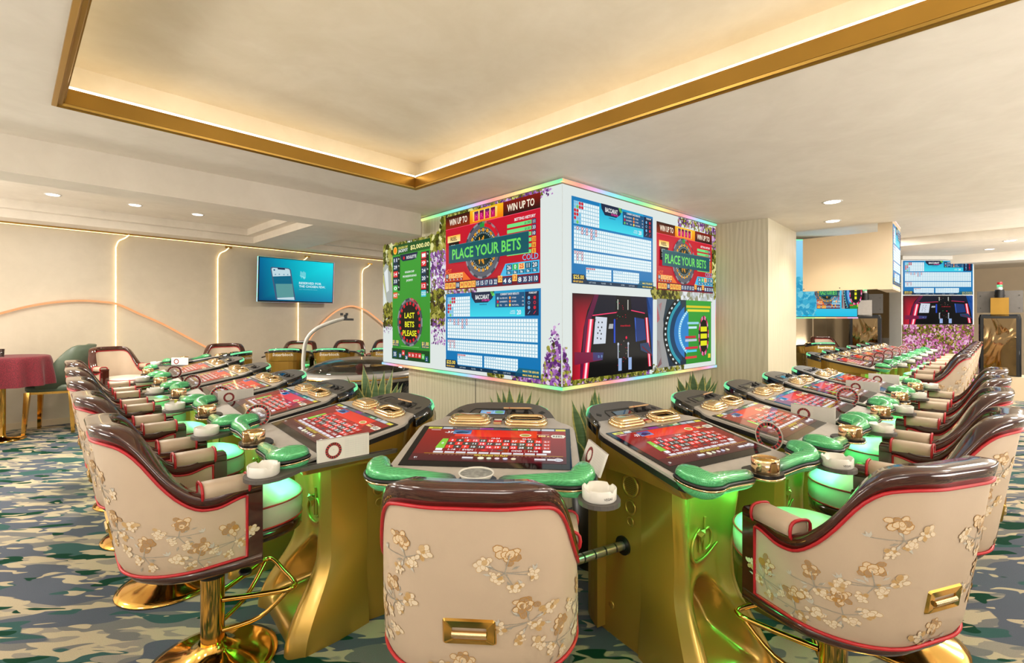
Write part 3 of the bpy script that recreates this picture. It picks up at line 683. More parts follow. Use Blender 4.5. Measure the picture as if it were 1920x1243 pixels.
# tray recess
o_ = .10; m = M()
gbox(m, TU0 - o_, TV0 - o_, 2.60, TU1 + o_, TV1 + o_, 2.64)
gbox(m, TU0 - o_ - .03, TV0 - o_, 2.40, TU0 - o_, TV1 + o_, 2.60); gbox(m, TU1 + o_, TV0 - o_, 2.40, TU1 + o_ + .03, TV1 + o_, 2.60)
gbox(m, TU0 - o_, TV0 - o_ - .03, 2.40, TU1 + o_, TV0 - o_, 2.60); gbox(m, TU0 - o_, TV1 + o_, 2.40, TU1 + o_, TV1 + o_ + .03, 2.60)
struct(m.build('ceiling_tray', 'tray'))
# gold moulding round the tray: stepped profile (outwards offset, z)
prof = [(.0, 2.372), (.012, 2.366), (.030, 2.366), (.036, 2.374), (.036, 2.384), (-.02, 2.384), (-.02, 2.40), (-.012, 2.45), (-.02, 2.458), (-.05, 2.458), (-.05, 2.38), (-.026, 2.376), (-.026, 2.372)]
prof = [(.034, 2.384), (.034, 2.368), (.018, 2.362), (.012, 2.368), (.0, 2.368), (-.004, 2.378), (-.008, 2.378), (-.008, 2.44), (-.002, 2.452), (.012, 2.456), (.03, 2.456), (.03, 2.384)]
m = M(); rings = []
for (su, sv) in ((0, 0), (1, 0), (1, 1), (0, 1), (0, 0)):
    rings.append([G((TU1 + d) if su else (TU0 - d), (TV1 + d) if sv else (TV0 - d), z) for d, z in prof])
m.loft(rings, True, False, False); struct(m.build('trim_1', 'gold_trim'))
m = M(); e = .014
for a, b in (((TU0 - e, TV1 + e), (TU1 + e, TV1 + e)), ((TU1 + e, TV1 + e), (TU1 + e, TV0)), ((TU0 - e, TV0), (TU0 - e, TV1 + e))):
    d = .0045
    gbox(m, min(a[0], b[0]) - d, min(a[1], b[1]) - d, 2.452, max(a[0], b[0]) + d, max(a[1], b[1]) + d, 2.467)
o = m.build('cove_light', 'led_cove'); tag(o, 'warm white light strip glowing behind the gold moulding of the ceiling recess', 'light strip')
# beam left of the tray zone, coffer zone and left wall
m = M(); gbox(m, -9, 3.70, 2.18, 2.66, 3.95, 2.62); struct(m.build('ceiling_beam', 'ceiling'))
m = M()
gbox(m, -9, 3.95, 2.80, 2.58, 8.16, 2.84); gbox(m, -9, 8.16, 2.70, 2.70, 8.26, 2.84); gbox(m, 2.58, 3.95, 2.70, 2.70, 8.16, 2.84)
gbox(m, -9, 8.26, 2.60, 9, 8.80, 2.84); gbox(m, 2.70, 3.95, 2.60, 3.5, 8.26, 2.84)
gbox(m, 3.5, 3.95, 2.80, 9, 8.12, 2.84); gbox(m, 3.5, 8.12, 2.70, 9, 8.26, 2.80)
struct(m.build('ceiling_coffer', 'ceiling'))
m = M(); gbox(m, -9, 8.70, 0, 10, 8.85, 2.70); struct(m.build('wall_left', 'wall'))
m = M(); gbox(m, -9, 8.60, 2.585, 9, 8.70, 2.60); struct(m.build('trim_2', 'gold_trim'))
m = M(); gbox(m, -9, 8.688, 0, 10, 8.70, .08); struct(m.build('baseboard_left', 'beige_panel'))
m = M(); gbox(m, 16.5, -9, 0, 16.7, 9, 2.7); struct(m.build('wall_far', 'beige_panel'))
# pillar
m = M(); gbox(m, 5.14, 1.41, 0, 6.21, 2.6, 2.44); struct(m.build('wall_pillar', 'plinth'))

# downlights
def downlight(u, v, z, label):
    t = thing('downlight', label, 'downlight', G(u, v, z), 0, 'recessed ceiling downlights')
    r = M(); r.lathe([(.062, 0), (.075, -.004), (.075, 0)], 20); r.build('rim', 'white', t)
    l = M(); l.lathe([(.06, -.002), (.055, -.006), (.0, -.006)], 20); l.build('lens', 'downlight', t)
    l = bpy.data.lights.new('downlight_bulb', 'SPOT'); l.energy = 34; l.color = (1, .86, .66); l.spot_size = R(120); l.spot_blend = .8; l.shadow_soft_size = .05
    b = bpy.data.objects.new('bulb', l); COL.objects.link(b); b.parent = t; b.location = (0, 0, -.03)
for (u, v, z, lb) in ((.35, 7.49, 2.80, 'round recessed downlight in the left coffer, nearest the picture edge'), (1.08, 7.44, 2.80, 'round recessed downlight in the left coffer, middle of its three'), (1.76, 7.51, 2.80, 'round recessed downlight in the left coffer, nearest the wall television'),
                      (4.80, .82, 2.387, 'round recessed downlight in the ceiling near the pillar, the closer of the pair'), (5.75, .98, 2.387, 'round recessed downlight in the ceiling near the pillar, the farther of the pair'),
                      (11.9, -.30, 2.62, 'round recessed downlight above the black machine, topmost of three'), (14.6, -.1, 2.62, 'round recessed downlight above the black machine, second of three'), (9.75, -.45, 2.50, 'round recessed downlight on the far right beam')):
    downlight(u, v, z, lb)

# ================================================================== VIDEO WALL
ZB, ZT, LL, LR = .925, 2.338, 2.61, 2.363
vw = thing('video_wall', 'large angled LED video wall with betting boards above the plants', 'video wall', CW)
def wl(t, off=0.0): return aV * t - bV * off            # on the left face, off = out of the face
def wr(t, off=0.0): return bV * t - aV * off
def prism_pts(mm, pts, z0, z1): mm.loft([[Vector((p.x, p.y, z0)) for p in pts], [Vector((p.x, p.y, z1)) for p in pts]], True, True, False)
m = M(); th = .12
prism_pts(m, [Vector((0, 0, 0)), bV * LR, bV * LR + aV * th, (aV + bV) * th, aV * 1.5 + bV * th, aV * 1.5], ZB, ZT)
prism_pts(m, [aV * 1.5, aV * 1.5 + bV * th, aV * LL + bV * th, aV * LL], ZB, 2.185)
m.build('cabinet', 'white', vw)
m = M(); prism_pts(m, [aV * 1.5 + bV * .01, aV * 1.5 + bV * th, aV * 1.84 + bV * th, aV * 1.84 + bV * .01], 2.187, 2.40); m.build('filler_panel', 'plinth', vw)
# plinth below (recessed)
m = M(); i_ = .10
prism_pts(m, [(aV + bV) * i_, bV * 2.9 + aV * i_, bV * 2.9 + aV * .5, (aV + bV) * .5, aV * 2.24 + bV * .5, aV * 2.24 + bV * i_], 0, ZB)
m.build('plinth', 'plinth', vw)
m = M(); prism_pts(m, [aV * 1.10 + bV * (i_ - .002), aV * 1.105 + bV * (i_ - .002), aV * 1.105 + bV * i_, aV * 1.10 + bV * i_], 0, ZB); m.build('plinth_joint', 'bead', vw)
# faces: white background with flowers
EZ = Vector((0, 0, 1))
LW = S(222, 230, 226)
c = CV(LL, ZT - ZB, .00010)     # left face: x runs from the far end to the corner
HH = ZT - ZB
xs = lambda t: (LL - t) / LL
c.poly([(0, (ZT - 2.185) / HH), (xs(1.5), (ZT - 2.185) / HH), (xs(1.5), 0), (1, 0), (1, 1), (0, 1)], LW); c.up()
yv = lambda z: (ZT - z) / HH
c.poly([(0, yv(2.185)), (xs(2.3), yv(2.185)), (xs(2.36), yv(1.7)), (xs(2.5), yv(1.5)), (0, yv(1.8))], S(196, 196, 120)); c.up()
blossoms(c, 0, yv(2.18), xs(2.38), yv(1.9), 200, OLIV + [S(220, 220, 170), S(190, 190, 110)], .015, .05)
c.poly([(.0, yv(1.95)), (.05, yv(2.05)), (.09, yv(1.6)), (.085, yv(1.45)), (.03, yv(1.6))], S(170, 176, 170)); c.up()
c.poly([(.01, yv(1.9)), (.04, yv(1.95)), (.05, yv(1.7)), (.03, yv(1.68))], S(226, 232, 232)); c.up()
blossoms(c, 0, yv(1.55), .085, yv(1.32), 160, OLIV, .015, .04)
blossoms(c, .01, yv(1.34), .08, yv(1.24), 30, PURP, .006, .014)
blossoms(c, xs(2.36), yv(2.185), xs(1.66), yv(2.155), 120, OLIV, .01, .025)
blossoms(c, xs(1.66), yv(2.18), xs(1.40), yv(2.0), 260, OLIV + [S(226, 222, 150)], .015, .05)
blossoms(c, xs(1.49), yv(2.335), xs(1.36), yv(1.95), 200, OLIV + [S(236, 232, 160)], .015, .045)
blossoms(c, xs(1.655), yv(2.02), xs(1.41), yv(1.62), 480, PURP + [S(226, 226, 236), S(240, 240, 244), S(120, 110, 70)], .010, .026)
blossoms(c, xs(1.655), yv(1.66), xs(1.44), yv(1.34), 330, OLIV + [S(60, 40, 30)], .012, .04)
blossoms(c, xs(1.64), yv(1.40), xs(1.42), yv(1.16), 110, PURP, .008, .018)
blossoms(c, xs(1.40), yv(2.338), xs(.20), yv(2.29), 520, OLIV + [S(220, 216, 130)], .012, .035)
blossoms(c, xs(.9), yv(2.335), xs(.12), yv(2.305), 70, PURP, .008, .016)
blossoms(c, xs(.25), yv(2.33), xs(.07), yv(2.27), 24, PURP, .006, .013)
blossoms(c, xs(1.40), yv(1.65), xs(.95), yv(1.61), 120, OLIV + PURP, .008, .02)
blossoms(c, xs(.80), yv(.985), xs(.60), yv(.93), 90, OLIV, .008, .022)
blossoms(c, xs(.5), yv(.975), xs(0), yv(.928), 330, OLIV + PURP + PURP + [S(226, 200, 220)], .010, .026)
for k in range(6):
    blossoms(c, xs(.19 - .012 * k), yv(.98 + .05 * k), xs(.0), yv(.93), 70, OLIV + PURP + PURP + [S(226, 206, 226)], .010, .024)
    blossoms(c, xs(.18 - .02 * k), yv(1.12 + .05 * k), xs(.02), yv(1.05 + .04 * k), 14, PURP, .008, .016)
c.build('left_panel', 'ledface', vw, aV * LL - bV * .002 + EZ * ZB, -aV, EZ)
c = CV(LR, HH, .00010); xr = lambda t: t / LR
c.rect(0, 0, 1, 1, LW); c.up()
for k in range(5):
    blossoms(c, 0, yv(1.0 + .05 * k), xr(.085 - .012 * k), yv(.93), 60, OLIV + PURP + PURP + [S(226, 206, 226)], .010, .024)
blossoms(c, 0, yv(.968), xr(1.1), yv(.928), 420, OLIV + PURP + [S(60, 50, 40), S(226, 200, 220)], .010, .028)
blossoms(c, xr(.1), yv(.99), xr(1.0), yv(.94), 260, OLIV + [S(66, 60, 30)], .012, .03)
blossoms(c, xr(1.15), yv(.985), xr(1.7), yv(.935), 120, OLIV + [S(190, 196, 196), S(226, 230, 232)], .014, .04)
blossoms(c, xr(1.6), yv(2.335), xr(2.2), yv(2.26), 150, PURP + OLIV, .010, .026)
blossoms(c, xr(2.20), yv(2.31), xr(2.36), yv(2.0), 220, OLIV + PURP, .012, .035)
blossoms(c, xr(2.265), yv(2.1), xr(2.36), yv(1.62), 260, OLIV + [S(226, 222, 150)], .014, .04)
blossoms(c, xr(1.15), yv(1.655), xr(1.7), yv(1.575), 220, OLIV + [S(66, 60, 30)], .014, .04)
blossoms(c, xr(1.65), yv(1.655), xr(2.3), yv(1.58), 120, [S(190, 196, 196), S(226, 230, 232), S(150, 150, 120)], .02, .05)
c.build('right_panel', 'ledface', vw, -aV * .002 + EZ * ZB, bV, EZ)
def board(fn, face, t0, t1, z0, z1):
    w_, h_ = abs(t1 - t0), z1 - z0
    c = CV(w_, h_); fn(c)
    if face == 'L': c.build('display', 'disp', vw, aV * t0 - bV * .012 + EZ * z0, -aV, EZ)
    else: c.build('display', 'disp', vw, bV * t0 - aV * .012 + EZ * z0, bV, EZ)
board(art_jackpot, 'L', 2.381, 1.655, .975, 2.165)
board(art_roulette, 'L', 1.396, .20, 1.655, 2.315)
board(art_baccarat, 'L', 1.394, .195, .958, 1.62)
board(art_baccarat, 'R', .084, 1.15, 1.649, 2.268)
board(art_roulette, 'R', 1.21, 2.26, 1.652, 2.243)
board(art_cam, 'R', .092, 1.15, .963, 1.58)
board(art_dial, 'R', 1.217, 2.244, .97, 1.572)
# rainbow light trims
def hue(k):
    pal = [(.20, .85, .45), (.45, .9, .30), (.90, .85, .28), (1, .55, .26), (1, .34, .28), (.75, .42, .70), (.30, .70, .90), (.25, .85, .60)]
    return pal[k % len(pal)]
def trim(z, face, t0, t1, n, sh, off=.0):
    mm = M()
    for k in range(n):
        a, b = lerp(t0, t1, k / n), lerp(t0, t1, (k + 1) / n); f = wl if face == 'L' else wr
        c0, c1 = hue(k + sh), hue(k + 1 + sh)
        p = [f(a, .018) + EZ * z, f(b, .018) + EZ * z, f(b, .018) + EZ * (z + .024), f(a, .018) + EZ * (z + .024), f(b, -.01) + EZ * z, f(a, -.01) + EZ * z]
        mm.add(p[:4], [(0, 1, 2, 3)], False, [c0, c1, c1, c0]); mm.add([p[0], p[1], p[4], p[5]], [(0, 1, 2, 3)], False, [c0, c1, c1, c0])
    return mm
trim(ZB - .026, 'L', -.018, LL, 14, 0).build('light_trim', 'trimled', vw)
trim(ZB - .026, 'R', -.018, LR, 13, 1).build('light_trim', 'trimled', vw)
trim(ZT + .014, 'L', -.018, 1.84, 10, 0).build('light_trim', 'trimled', vw)
trim(ZT + .014, 'R', -.018, LR, 13, 3).build('light_trim', 'trimled', vw)
m = M(); n = 12
for k in range(n):
    z0, z1 = lerp(ZB, ZT, k / n), lerp(ZB, ZT, (k + 1) / n); q = [bV * (LR + .004) - aV * .004, bV * (LR + .004) + aV * .03]
    m.add([q[0] + EZ * z0, q[1] + EZ * z0, q[1] + EZ * z1, q[0] + EZ * z1], [(0, 1, 2, 3)], False, [hue(k), hue(k), hue(k + 1), hue(k + 1)])
m.build('light_trim', 'trimled', vw)
m = M()
for f, t1 in ((wl, 1.84), (wr, LR)):
    m.add([f(-.02, .02) + EZ * 2.368, f(t1, .02) + EZ * 2.368, f(t1, .02) + EZ * 2.378, f(-.02, .02) + EZ * 2.378], [(0, 1, 2, 3)])
    m.add([f(-.004, .004) + EZ * (ZB - .038), f(t1, .004) + EZ * (ZB - .038), f(t1, .024) + EZ * (ZB - .026), f(-.024, .024) + EZ * (ZB - .026)], [(0, 1, 2, 3)])
m.build('metal_channel', 'silver', vw)

# ================================================================== PLAYING CONSOLE (local: x right, y away from the player, origin under the screen)
TT = R(10.3); CT, ST = math.cos(TT), math.sin(TT); ZS = .885
def TP(x, y, h=0.0): return (x, y * CT - h * ST, ZS + y * ST + h * CT)
def outline(grow=0.0):
    hp = [(0, -.278), (.20, -.276), (.325, -.270), (.350, -.258), (.358, -.235), (.352, .0), (.346, .17), (.338, .205), (.318, .232), (.292, .252), (.270, .275), (.256, .305)]
    hp = [(x + grow * (1 if x > .01 else 0), y + (-grow if y < -.2 else 0)) for x, y in hp]
    return hp + [(-x, y) for x, y in reversed(hp[1:])]
def skew(fn): return lambda x, y, z: fn(x, y, z)
def build_console():
    t = thing('betting_console', '', 'gaming console')
    # tabletop plate
    m = M(); m.prism(outline(-.004), -.010, 0, TP); m.build('tabletop', 'grey', t)
    m = M(); m.prism(outline(.0), -.030, -.010, TP); m.build('table_edge', 'black', t)
    # glass and screen
    m = M(); m.prism([(-.322, -.182), (.322, -.182), (.322, .182), (-.322, .182)], .0005, .003, TP); m.build('screen_glass', 'glassblack', t)
    c = CV(.60, .315, .00006); art_terminal(c)
    ex, ey = Vector((1, 0, 0)), Vector((0, CT, ST))
    c.build('screen', 'termscreen', t, TP(-.297, -.142, .0034), ex, ey)
    # gold note and ticket bezels
    for cx, kind in ((-.128, 0), (.128, 1)):
        m = M()
        for (w_, h_, z, r) in ((.172, .078, .006, .012), (.160, .070, .018, .010)):
            m.tube([TP(x, y, z) for x, y in rrect(w_, h_, .03, 5, cx, .246)], r, 8, True)
        if kind == 0:
            for (w_, h_, z) in ((.15, .055, .020),): m.loft([[TP(x, y, zz) for x, y in rrect(w_ * k, h_ * k, .02 * k, 5, cx, .246)] for k, zz in ((1, .004), (1, .02), (.9, .03), (.6, .034), (.05, .035))], True, True)
        b = m.build('gold_bezel', 'goldchrome', t)
        if kind == 1:
            m = M(); m.prism(rrect(.13, .05, .01, 3, cx, .246), .001, .008, TP); m.build('opening', 'glassblack', b)
    m = M(); m.tube([TP(x, y, .006) for x, y in rrect(.048, .018, .0088, 5, 0, .281)], .006, 6, True); m.build('reader_ring', 'darkgrey', t)
    for y, mt in ((.258, 'card'), (.241, 'piping'), (.225, 'tan')):
        m = M(); m.prism(rrect(.036, .013, .003, 2, 0, y), .001, .008, TP); m.build('button', mt, t)
    # back cap
    def cap(x, y, z): return (x, y * CT, ZS + .305 * ST + (y - .305) * .225 + z)
    hp = [(.255, .305), (.247, .335), (.233, .375), (.212, .415), (.180, .448), (.135, .470), (.07, .480)]
    poly = [(-x, y) for x, y in hp] + [(x, y) for x, y in reversed(hp)]
    poly = poly[::-1]
    m = M(); m.prism(poly, -.012, 0, cap); m.build('back_cap', 'darkgrey', t)
    m = M(); s1 = [(x * 1.03, .305 + (y - .305) * 1.05) for x, y in poly]; s2 = [(x * 1.055, .305 + (y - .305) * 1.10) for x, y in poly]
    flat = lambda x, y, z: (x, y * CT, z)
    low = lambda x, y, z: (x, y * CT, min(cap(x, y, -.06)[2], ZS + .305 * ST - .02 + (y - .305) * .12))
    m.loft([[cap(x, y, -.001) for x, y in poly], [cap(x, y, -.012) for x, y in s1], [cap(x, y, -.03) for x, y in s2], [low(x, y, 0) for x, y in s2]], True, False)
    m.build('cap_side', 'gloss', t)
    # lit band at the back edge of the cap
    m = M(); arc = [p for p in poly if p[1] > .40]; arc = sorted(arc, key=lambda p: p[0])
    m.loft([[cap(x * 1.04, .305 + (y - .305) * 1.075, -.006), cap(x * 1.058, .305 + (y - .305) * 1.105, -.026), cap(x * 1.055, .305 + (y - .305) * 1.10, -.028), cap(x * 1.035, .305 + (y - .305) * 1.07, -.008)] for x, y in arc], True, True); m.build('light_band', 'green_led_top', t)
    # grooves, small screen, pen rest on the cap
    def groove(P, w_=.003):
        mm = M(); mm.tube([cap(x, y, .0006) for x, y in P], w_, 6); return mm
    g = groove([(-.150, .335), (-.140, .375), (-.125, .395), (.13, .395), (.15, .372), (.156, .345)], .0035)
    gg = groove([(-.105, .34), (-.098, .378), (.03, .382), (.035, .345)], .0025)
    g.add(gg.v, gg.f); g.build('groove', 'bead', t)
    m = M(); m.prism([(-.10, .335), (.022, .335), (.022, .378), (-.092, .378)], .0005, .002, cap); m.build('mini_screen', 'gloss', t)
    m = M(); m.prism([(.045, .340), (.135, .340), (.135, .352), (.045, .352)], .0, .006, cap)
    for x in (.05, .11): m.prism([(x, .338), (x + .022, .338), (x + .022, .366), (x, .366)], .0, .012, cap); m.prism([(x + .003, .358), (x + .019, .358), (x + .019, .364), (x + .003, .364)], .012, .018, cap)
    m.build('pen_rest', 'black', t)
    for sx in (-1, 1):
        m = M(); m.prism([(sx * .195, .345), (sx * .178, .362), (sx * .196, .382), (sx * .212, .362)][::sx], .0002, .0012, cap); m.build('vent', 'bead', t)
    # gold back band with the maker's lettering
    bp = [(x * 1.05, .305 + (y - .305) * 1.09) for x, y in hp]; bp = [(-x, y) for x, y in bp] + [(x, y) for x, y in reversed(bp)]
    bp = bp[::-1]
    zt = lambda y: ZS + .305 * ST - .02 + (y - .305) * .12
    m = M(); m.loft([[(x, y * CT, .80) for x, y in bp], [(x, y * CT, zt(y)) for x, y in bp]], True, True, False); m.build('back_housing', 'goldpaint', t)
    m = M(); m.loft([[(x * .97, .305 * CT + (y - .305) * .93, .02) for x, y in bp], [(x * .97, .305 * CT + (y - .305) * .93, .80) for x, y in bp]], True, True, False); m.build('back_column', 'goldside', t)
    c = CV(.30, .06, .0003); c.text(0, .80, .62, 'interblock', S(240, 232, 214), 'L', True, 1.0); c.poly([(.0, .10), (.05, .02), (.10, .12), (.05, .24)], S(240, 232, 214))
    c.build('lettering', 'print', t, (.15, .480 * CT + .017, .858), (-1, 0, 0), (0, 0, 1))
    # gold skirt under the table
    ol = outline(-.012); m = M()
    top = [TP(x, y, -.030) for x, y in ol]; bot = [(x * .93, max(-.235, y) * CT, .775 if y < -.1 else lerp(.79, .76, min(1, (y + .1) / .4))) for x, y in ol]
    m.loft([top, bot], True, True, False); m.build('skirt', 'goldpaint', t)
    # body with side panels
    m = M()
    body = [(-.190, .09), (.190, .09), (.198, .18), (.205, .36), (.190, .41), (-.190, .41), (-.205, .36), (-.198, .18)]
    m.loft([[(x * 1.03, y, .0) for x, y in body], [(x * 1.03, y, .10) for x, y in body], [(x, y, .30) for x, y in body], [(x, y, .79) for x, y in body]], True, True, False)
    bd = m.build('body', 'goldside', t)
    for sx in (-1, 1):
        for z, r in ((.690, .043), (.598, .028), (.537, .017)):
            m = M(); q = lambda a, rr, d: (sx * (.1955 + d), .150 + rr * math.cos(a), z + rr * math.sin(a))
            m.tube([q(2 * math.pi * k / 18, r, .004) for k in range(18)], .006 * (r / .043) + .001, 6, True)
            m.add([q(2 * math.pi * k / 18, r, .003) for k in range(18)], [tuple(range(18))])
            sp = m.build('speaker_ring', 'goldpaint', t)
            d = M(); st = r / 5.2
            for i in range(-5, 6):
                for j in range(-5, 6):
                    if (i * i + j * j) * st * st < (r * .84) ** 2:
                        cy, cz = .150 + i * st, z + j * st
                        d.add([(sx * .2003, cy - st * .28, cz), (sx * .2003, cy, cz - st * .28), (sx * .2003, cy + st * .28, cz), (sx * .2003, cy, cz + st * .28)], [(0, 1, 2, 3)])
            d.build('grille', 'bead', sp)
    for sx in (-1, 1):
        m = M(); m.lathe([(.016, 0), (.016, .004), (.013, .006), (0, .006)], 14)
        mt = Matrix.Translation((sx * .204, .26, .13)) @ Matrix.Rotation(sx * R(90), 4, 'Y'); m.build('bolt_cover', 'goldpaint', bd, mt)
    # front fairing
    def fair(u, z):
        # half width
        k = z / .80
        wz = .172 + .085 * sstep(.55, .0, k) ** 1.2 + .034 * sstep(.55, .95, k)
        yb = -.105 - .135 * sstep(.45, .0, k) - .018 * sstep(.6, 1, k)
        au = abs(u)
        y = yb + .040 * (1 - au ** 2) * sstep(.15, .5, k)             # concave middle
        y -= .030 * math.exp(-((au - .80) / .16) ** 2) * (.4 + .6 * sstep(.8, .2, k))      # tubular side ridges
        edge = sstep(.90, 1.0, au); y += edge * .045
        # foot niche
        nz = (z - .18) / .18; nu = u / .66
        r2 = nu * nu + (max(0, nz) ** 2 if nz > 0 else 0)
        d = sstep(1.0, .62, math.sqrt(r2)) * sstep(.055, .13, z)
        y += d * (.19 - .02 * (z / .3))
        return (u * wz, y, z)
    NU, NZ = 44, 46; m = M()
    us = [math.copysign(abs(k) ** .8, k) for k in [(-1 + 2 * i / NU) for i in range(NU + 1)]]
    rings = [[fair(u, .80 * (j / NZ) ** 1.15) for u in us] for j in range(NZ + 1)]
    m.loft(rings, False, False)
    m.add([(rings[0][0]), rings[0][-1], (.212, .094, 0), (-.212, .094, 0)], [(0, 1, 2, 3)])
    for i in (0, -1):
        side = [r[i] for r in rings]; mid = [(math.copysign(lerp(abs(p[0]), .200, .35) + .006, p[0]), lerp(p[1], .095, .5), p[2]) for p in side]; inn = [(math.copysign(.192 + .020 * sstep(.25, 0, p[2]), p[0]), .094, p[2]) for p in side]
        m.loft([side, mid, inn] if i == 0 else [inn, mid, side], False, False)
    m.build('front_fairing', 'goldpaint', t)
    # small light grid under the pads and the maker's monogram
    def onf(x, z, d):
        k = z / .80; wz = .172 + .085 * sstep(.55, .0, k) ** 1.2 + .034 * sstep(.55, .95, k); p = fair(x / wz, z); return (x, p[1] - d, z)
    m = M()
    m.tube(smooth_path([onf(x, z, .004) for x, z in ((-.020, .555), (-.062, .525), (-.082, .480), (-.070, .440), (-.030, .425), (.030, .440), (.088, .485))], 5), [.004 + .004 * math.sin(math.pi * k / 30) for k in range(31)], 6)
    m.tube([onf(-.018, z, .004) for z in (.46, .50, .545)], .006, 6)
    m.tube([onf(.012, z, .004) for z in (.46, .52, .60)], .006, 6)
    m.tube(smooth_path([onf(x, z, .004) for x, z in ((.014, .545), (.040, .550), (.058, .520), (.050, .480), (.016, .462))], 5), .006, 6)
    gm = [(-.018, .552), (-.018, .600)]; cy = onf(-.02, .59, 0)[1]
    hexa = [(-.022 + .026 * math.cos(R(60 * k)), cy - .004 - .018 * abs(math.sin(R(60 * k))), .545 + .016 * math.sin(R(60 * k))) for k in range(6)]
    m.add(hexa + [(-.022, cy - .030, .549), (-.018, cy - .010, .497)], [(k, (k + 1) % 6, 6) for k in range(6)] + [((k + 1) % 6, k, 7) for k in range(6)])
    m.build('monogram', 'goldpaint', t)
    m = M()
    for i in range(3):
        for j in range(2): x, z = -.026 + i * .026, .725 + j * .022; m.box(x, onf(x, z + .055, .012)[1], z, x + .012, onf(x, z + .055, .004)[1], z + .008)
    m.build('indicator_lamp', 'white', t)
    # wrist pads with bumper rims
    for sx in (-1, 1):
        P = smooth_path([(.068, -.318, .850), (.12, -.322, .853), (.19, -.320, .857), (.255, -.322, .861), (.305, -.330, .864), (.340, -.318, .868), (.356, -.285, .874), (.358, -.250, .878), (.356, -.225, .879)], 4)
        N = len(P); rr = []
        for i in range(N):
            k = i / (N - 1); r = .025 + .005 * sstep(.1, .5, k) + .013 * math.exp(-((k - .70) / .17) ** 2) - .004 * sstep(.8, 1, k)
            r *= math.sqrt(max(.02, 1 - (max(0, .10 - k) / .10) ** 2.0)) * math.sqrt(max(.02, 1 - (max(0, k - .90) / .10) ** 2.0)); rr.append(r)
        def padring(i, w_, h0, h1, n=12):
            p = P[i]; tg = (P[min(i + 1, N - 1)] - P[max(i - 1, 0)]).normalized(); sd = Vector((tg.y, -tg.x, 0)).normalized(); out = []
            for j in range(n):
                a = 2 * math.pi * j / n; s_ = math.sin(a); q = p + sd * (rr[i] * w_ * math.cos(a)) + Vector((0, 0, rr[i] * (h1 if s_ > 0 else h0) * s_)); out.append((q.x * sx, q.y, q.z))
            return out
        m = M(); m.loft([padring(i, 1, .25, .95) for i in range(N)], True, True); cols = []
        gA, gB = S(84, 172, 110), S(84, 88, 92)
        for fi, f in enumerate(m.f):
            cl = []
            for vi in f:
                i = (vi // 12) if vi < N * 12 else (0 if vi < N * 12 + 12 else N - 1); k = i / (N - 1); q = sstep(0, .22, k) * sstep(1, .86, k)
                cl.append(tuple(lerp(a, b, q) for a, b in zip(gB, gA)))
            m.c[fi] = cl
        pd = m.build('wrist_pad', 'pad', t)
        def rim(z, r, mat):
            mm = M(); fl = []
            L, Rr = [], []
            for i in range(N):
                p = P[i]; tg = (P[min(i + 1, N - 1)] - P[max(i - 1, 0)]).normalized(); sd = Vector((tg.y, -tg.x, 0)).normalized()
                a, b = p + sd * rr[i] * r, p - sd * rr[i] * r; L.append(((a.x) * sx, a.y, p.z + z)); Rr.append((b.x * sx, b.y, p.z + z))
            return mm, L + Rr[::-1]
        mm, loop = rim(-.010, 1.03, 0); mm.tube(loop, .0065, 6, True); mm.build('bumper', 'black', pd)
        mm, loop = rim(-.020, 1.0, 0); mm.tube(loop, .004, 6, True); mm.build('chrome_line', 'goldchrome', pd)
        m = M(); m.loft([[(x, y, z - .052 + .03) for (x, y, z) in padring(i, .92, .9, .1)] for i in range(N)], True, True)
        for fi in range(len(m.f)): m.c[fi] = gA
        m.build('under_pad', 'pad', pd)
    # centre ledge between the pads
    lp = rrect(.13, .13, .05, 6, 0, -.325)
    m = M(); m.prism(lp, .838, .856); m.build('ledge', 'black', t)
    m = M(); m.tube([(x * 1.01, y, .842) for x, y in lp], .004, 6, True); m.build('ledge_line', 'goldchrome', t)
    m = M(); m.box(-.22, -.225, .790, .22, -.212, .798); m.build('light_strip', 'green_led', t)
    # side shelf that carries an ashtray and a card
    m = M(); pl = [(.366, -.30), (.345, -.345), (.335, -.38)] + [(.40 + .066 * math.cos(R(a)), -.395 + .066 * math.sin(R(a))) for a in range(180, 361, 18)] + [(.462, -.36), (.440, -.31), (.412, -.27), (.405, .12), (.392, .135), (.379, .12), (.372, -.22)]
    m.prism(pl, .822, .836); m.build('side_shelf', 'darkgrey', t)
    m = M(); m.box(.388, -.24, .8362, .396, .11, .8368); m.build('card_slot', 'bead', t)
    return t
console0 = build_console()
def green_lamp(t):
    for (y, z, rx, p) in ((-.225, .762, R(16), 2.9),):
        l = bpy.data.lights.new('console_light', 'AREA'); l.shape = 'RECTANGLE'; l.size = .5; l.size_y = .05; l.energy = p; l.color = (.06, .90, .24)
        o = bpy.data.objects.new('console_light', l); COL.objects.link(o); o.parent = t; o.location = (0, y, z); o.rotation_euler = (rx, 0, 0)

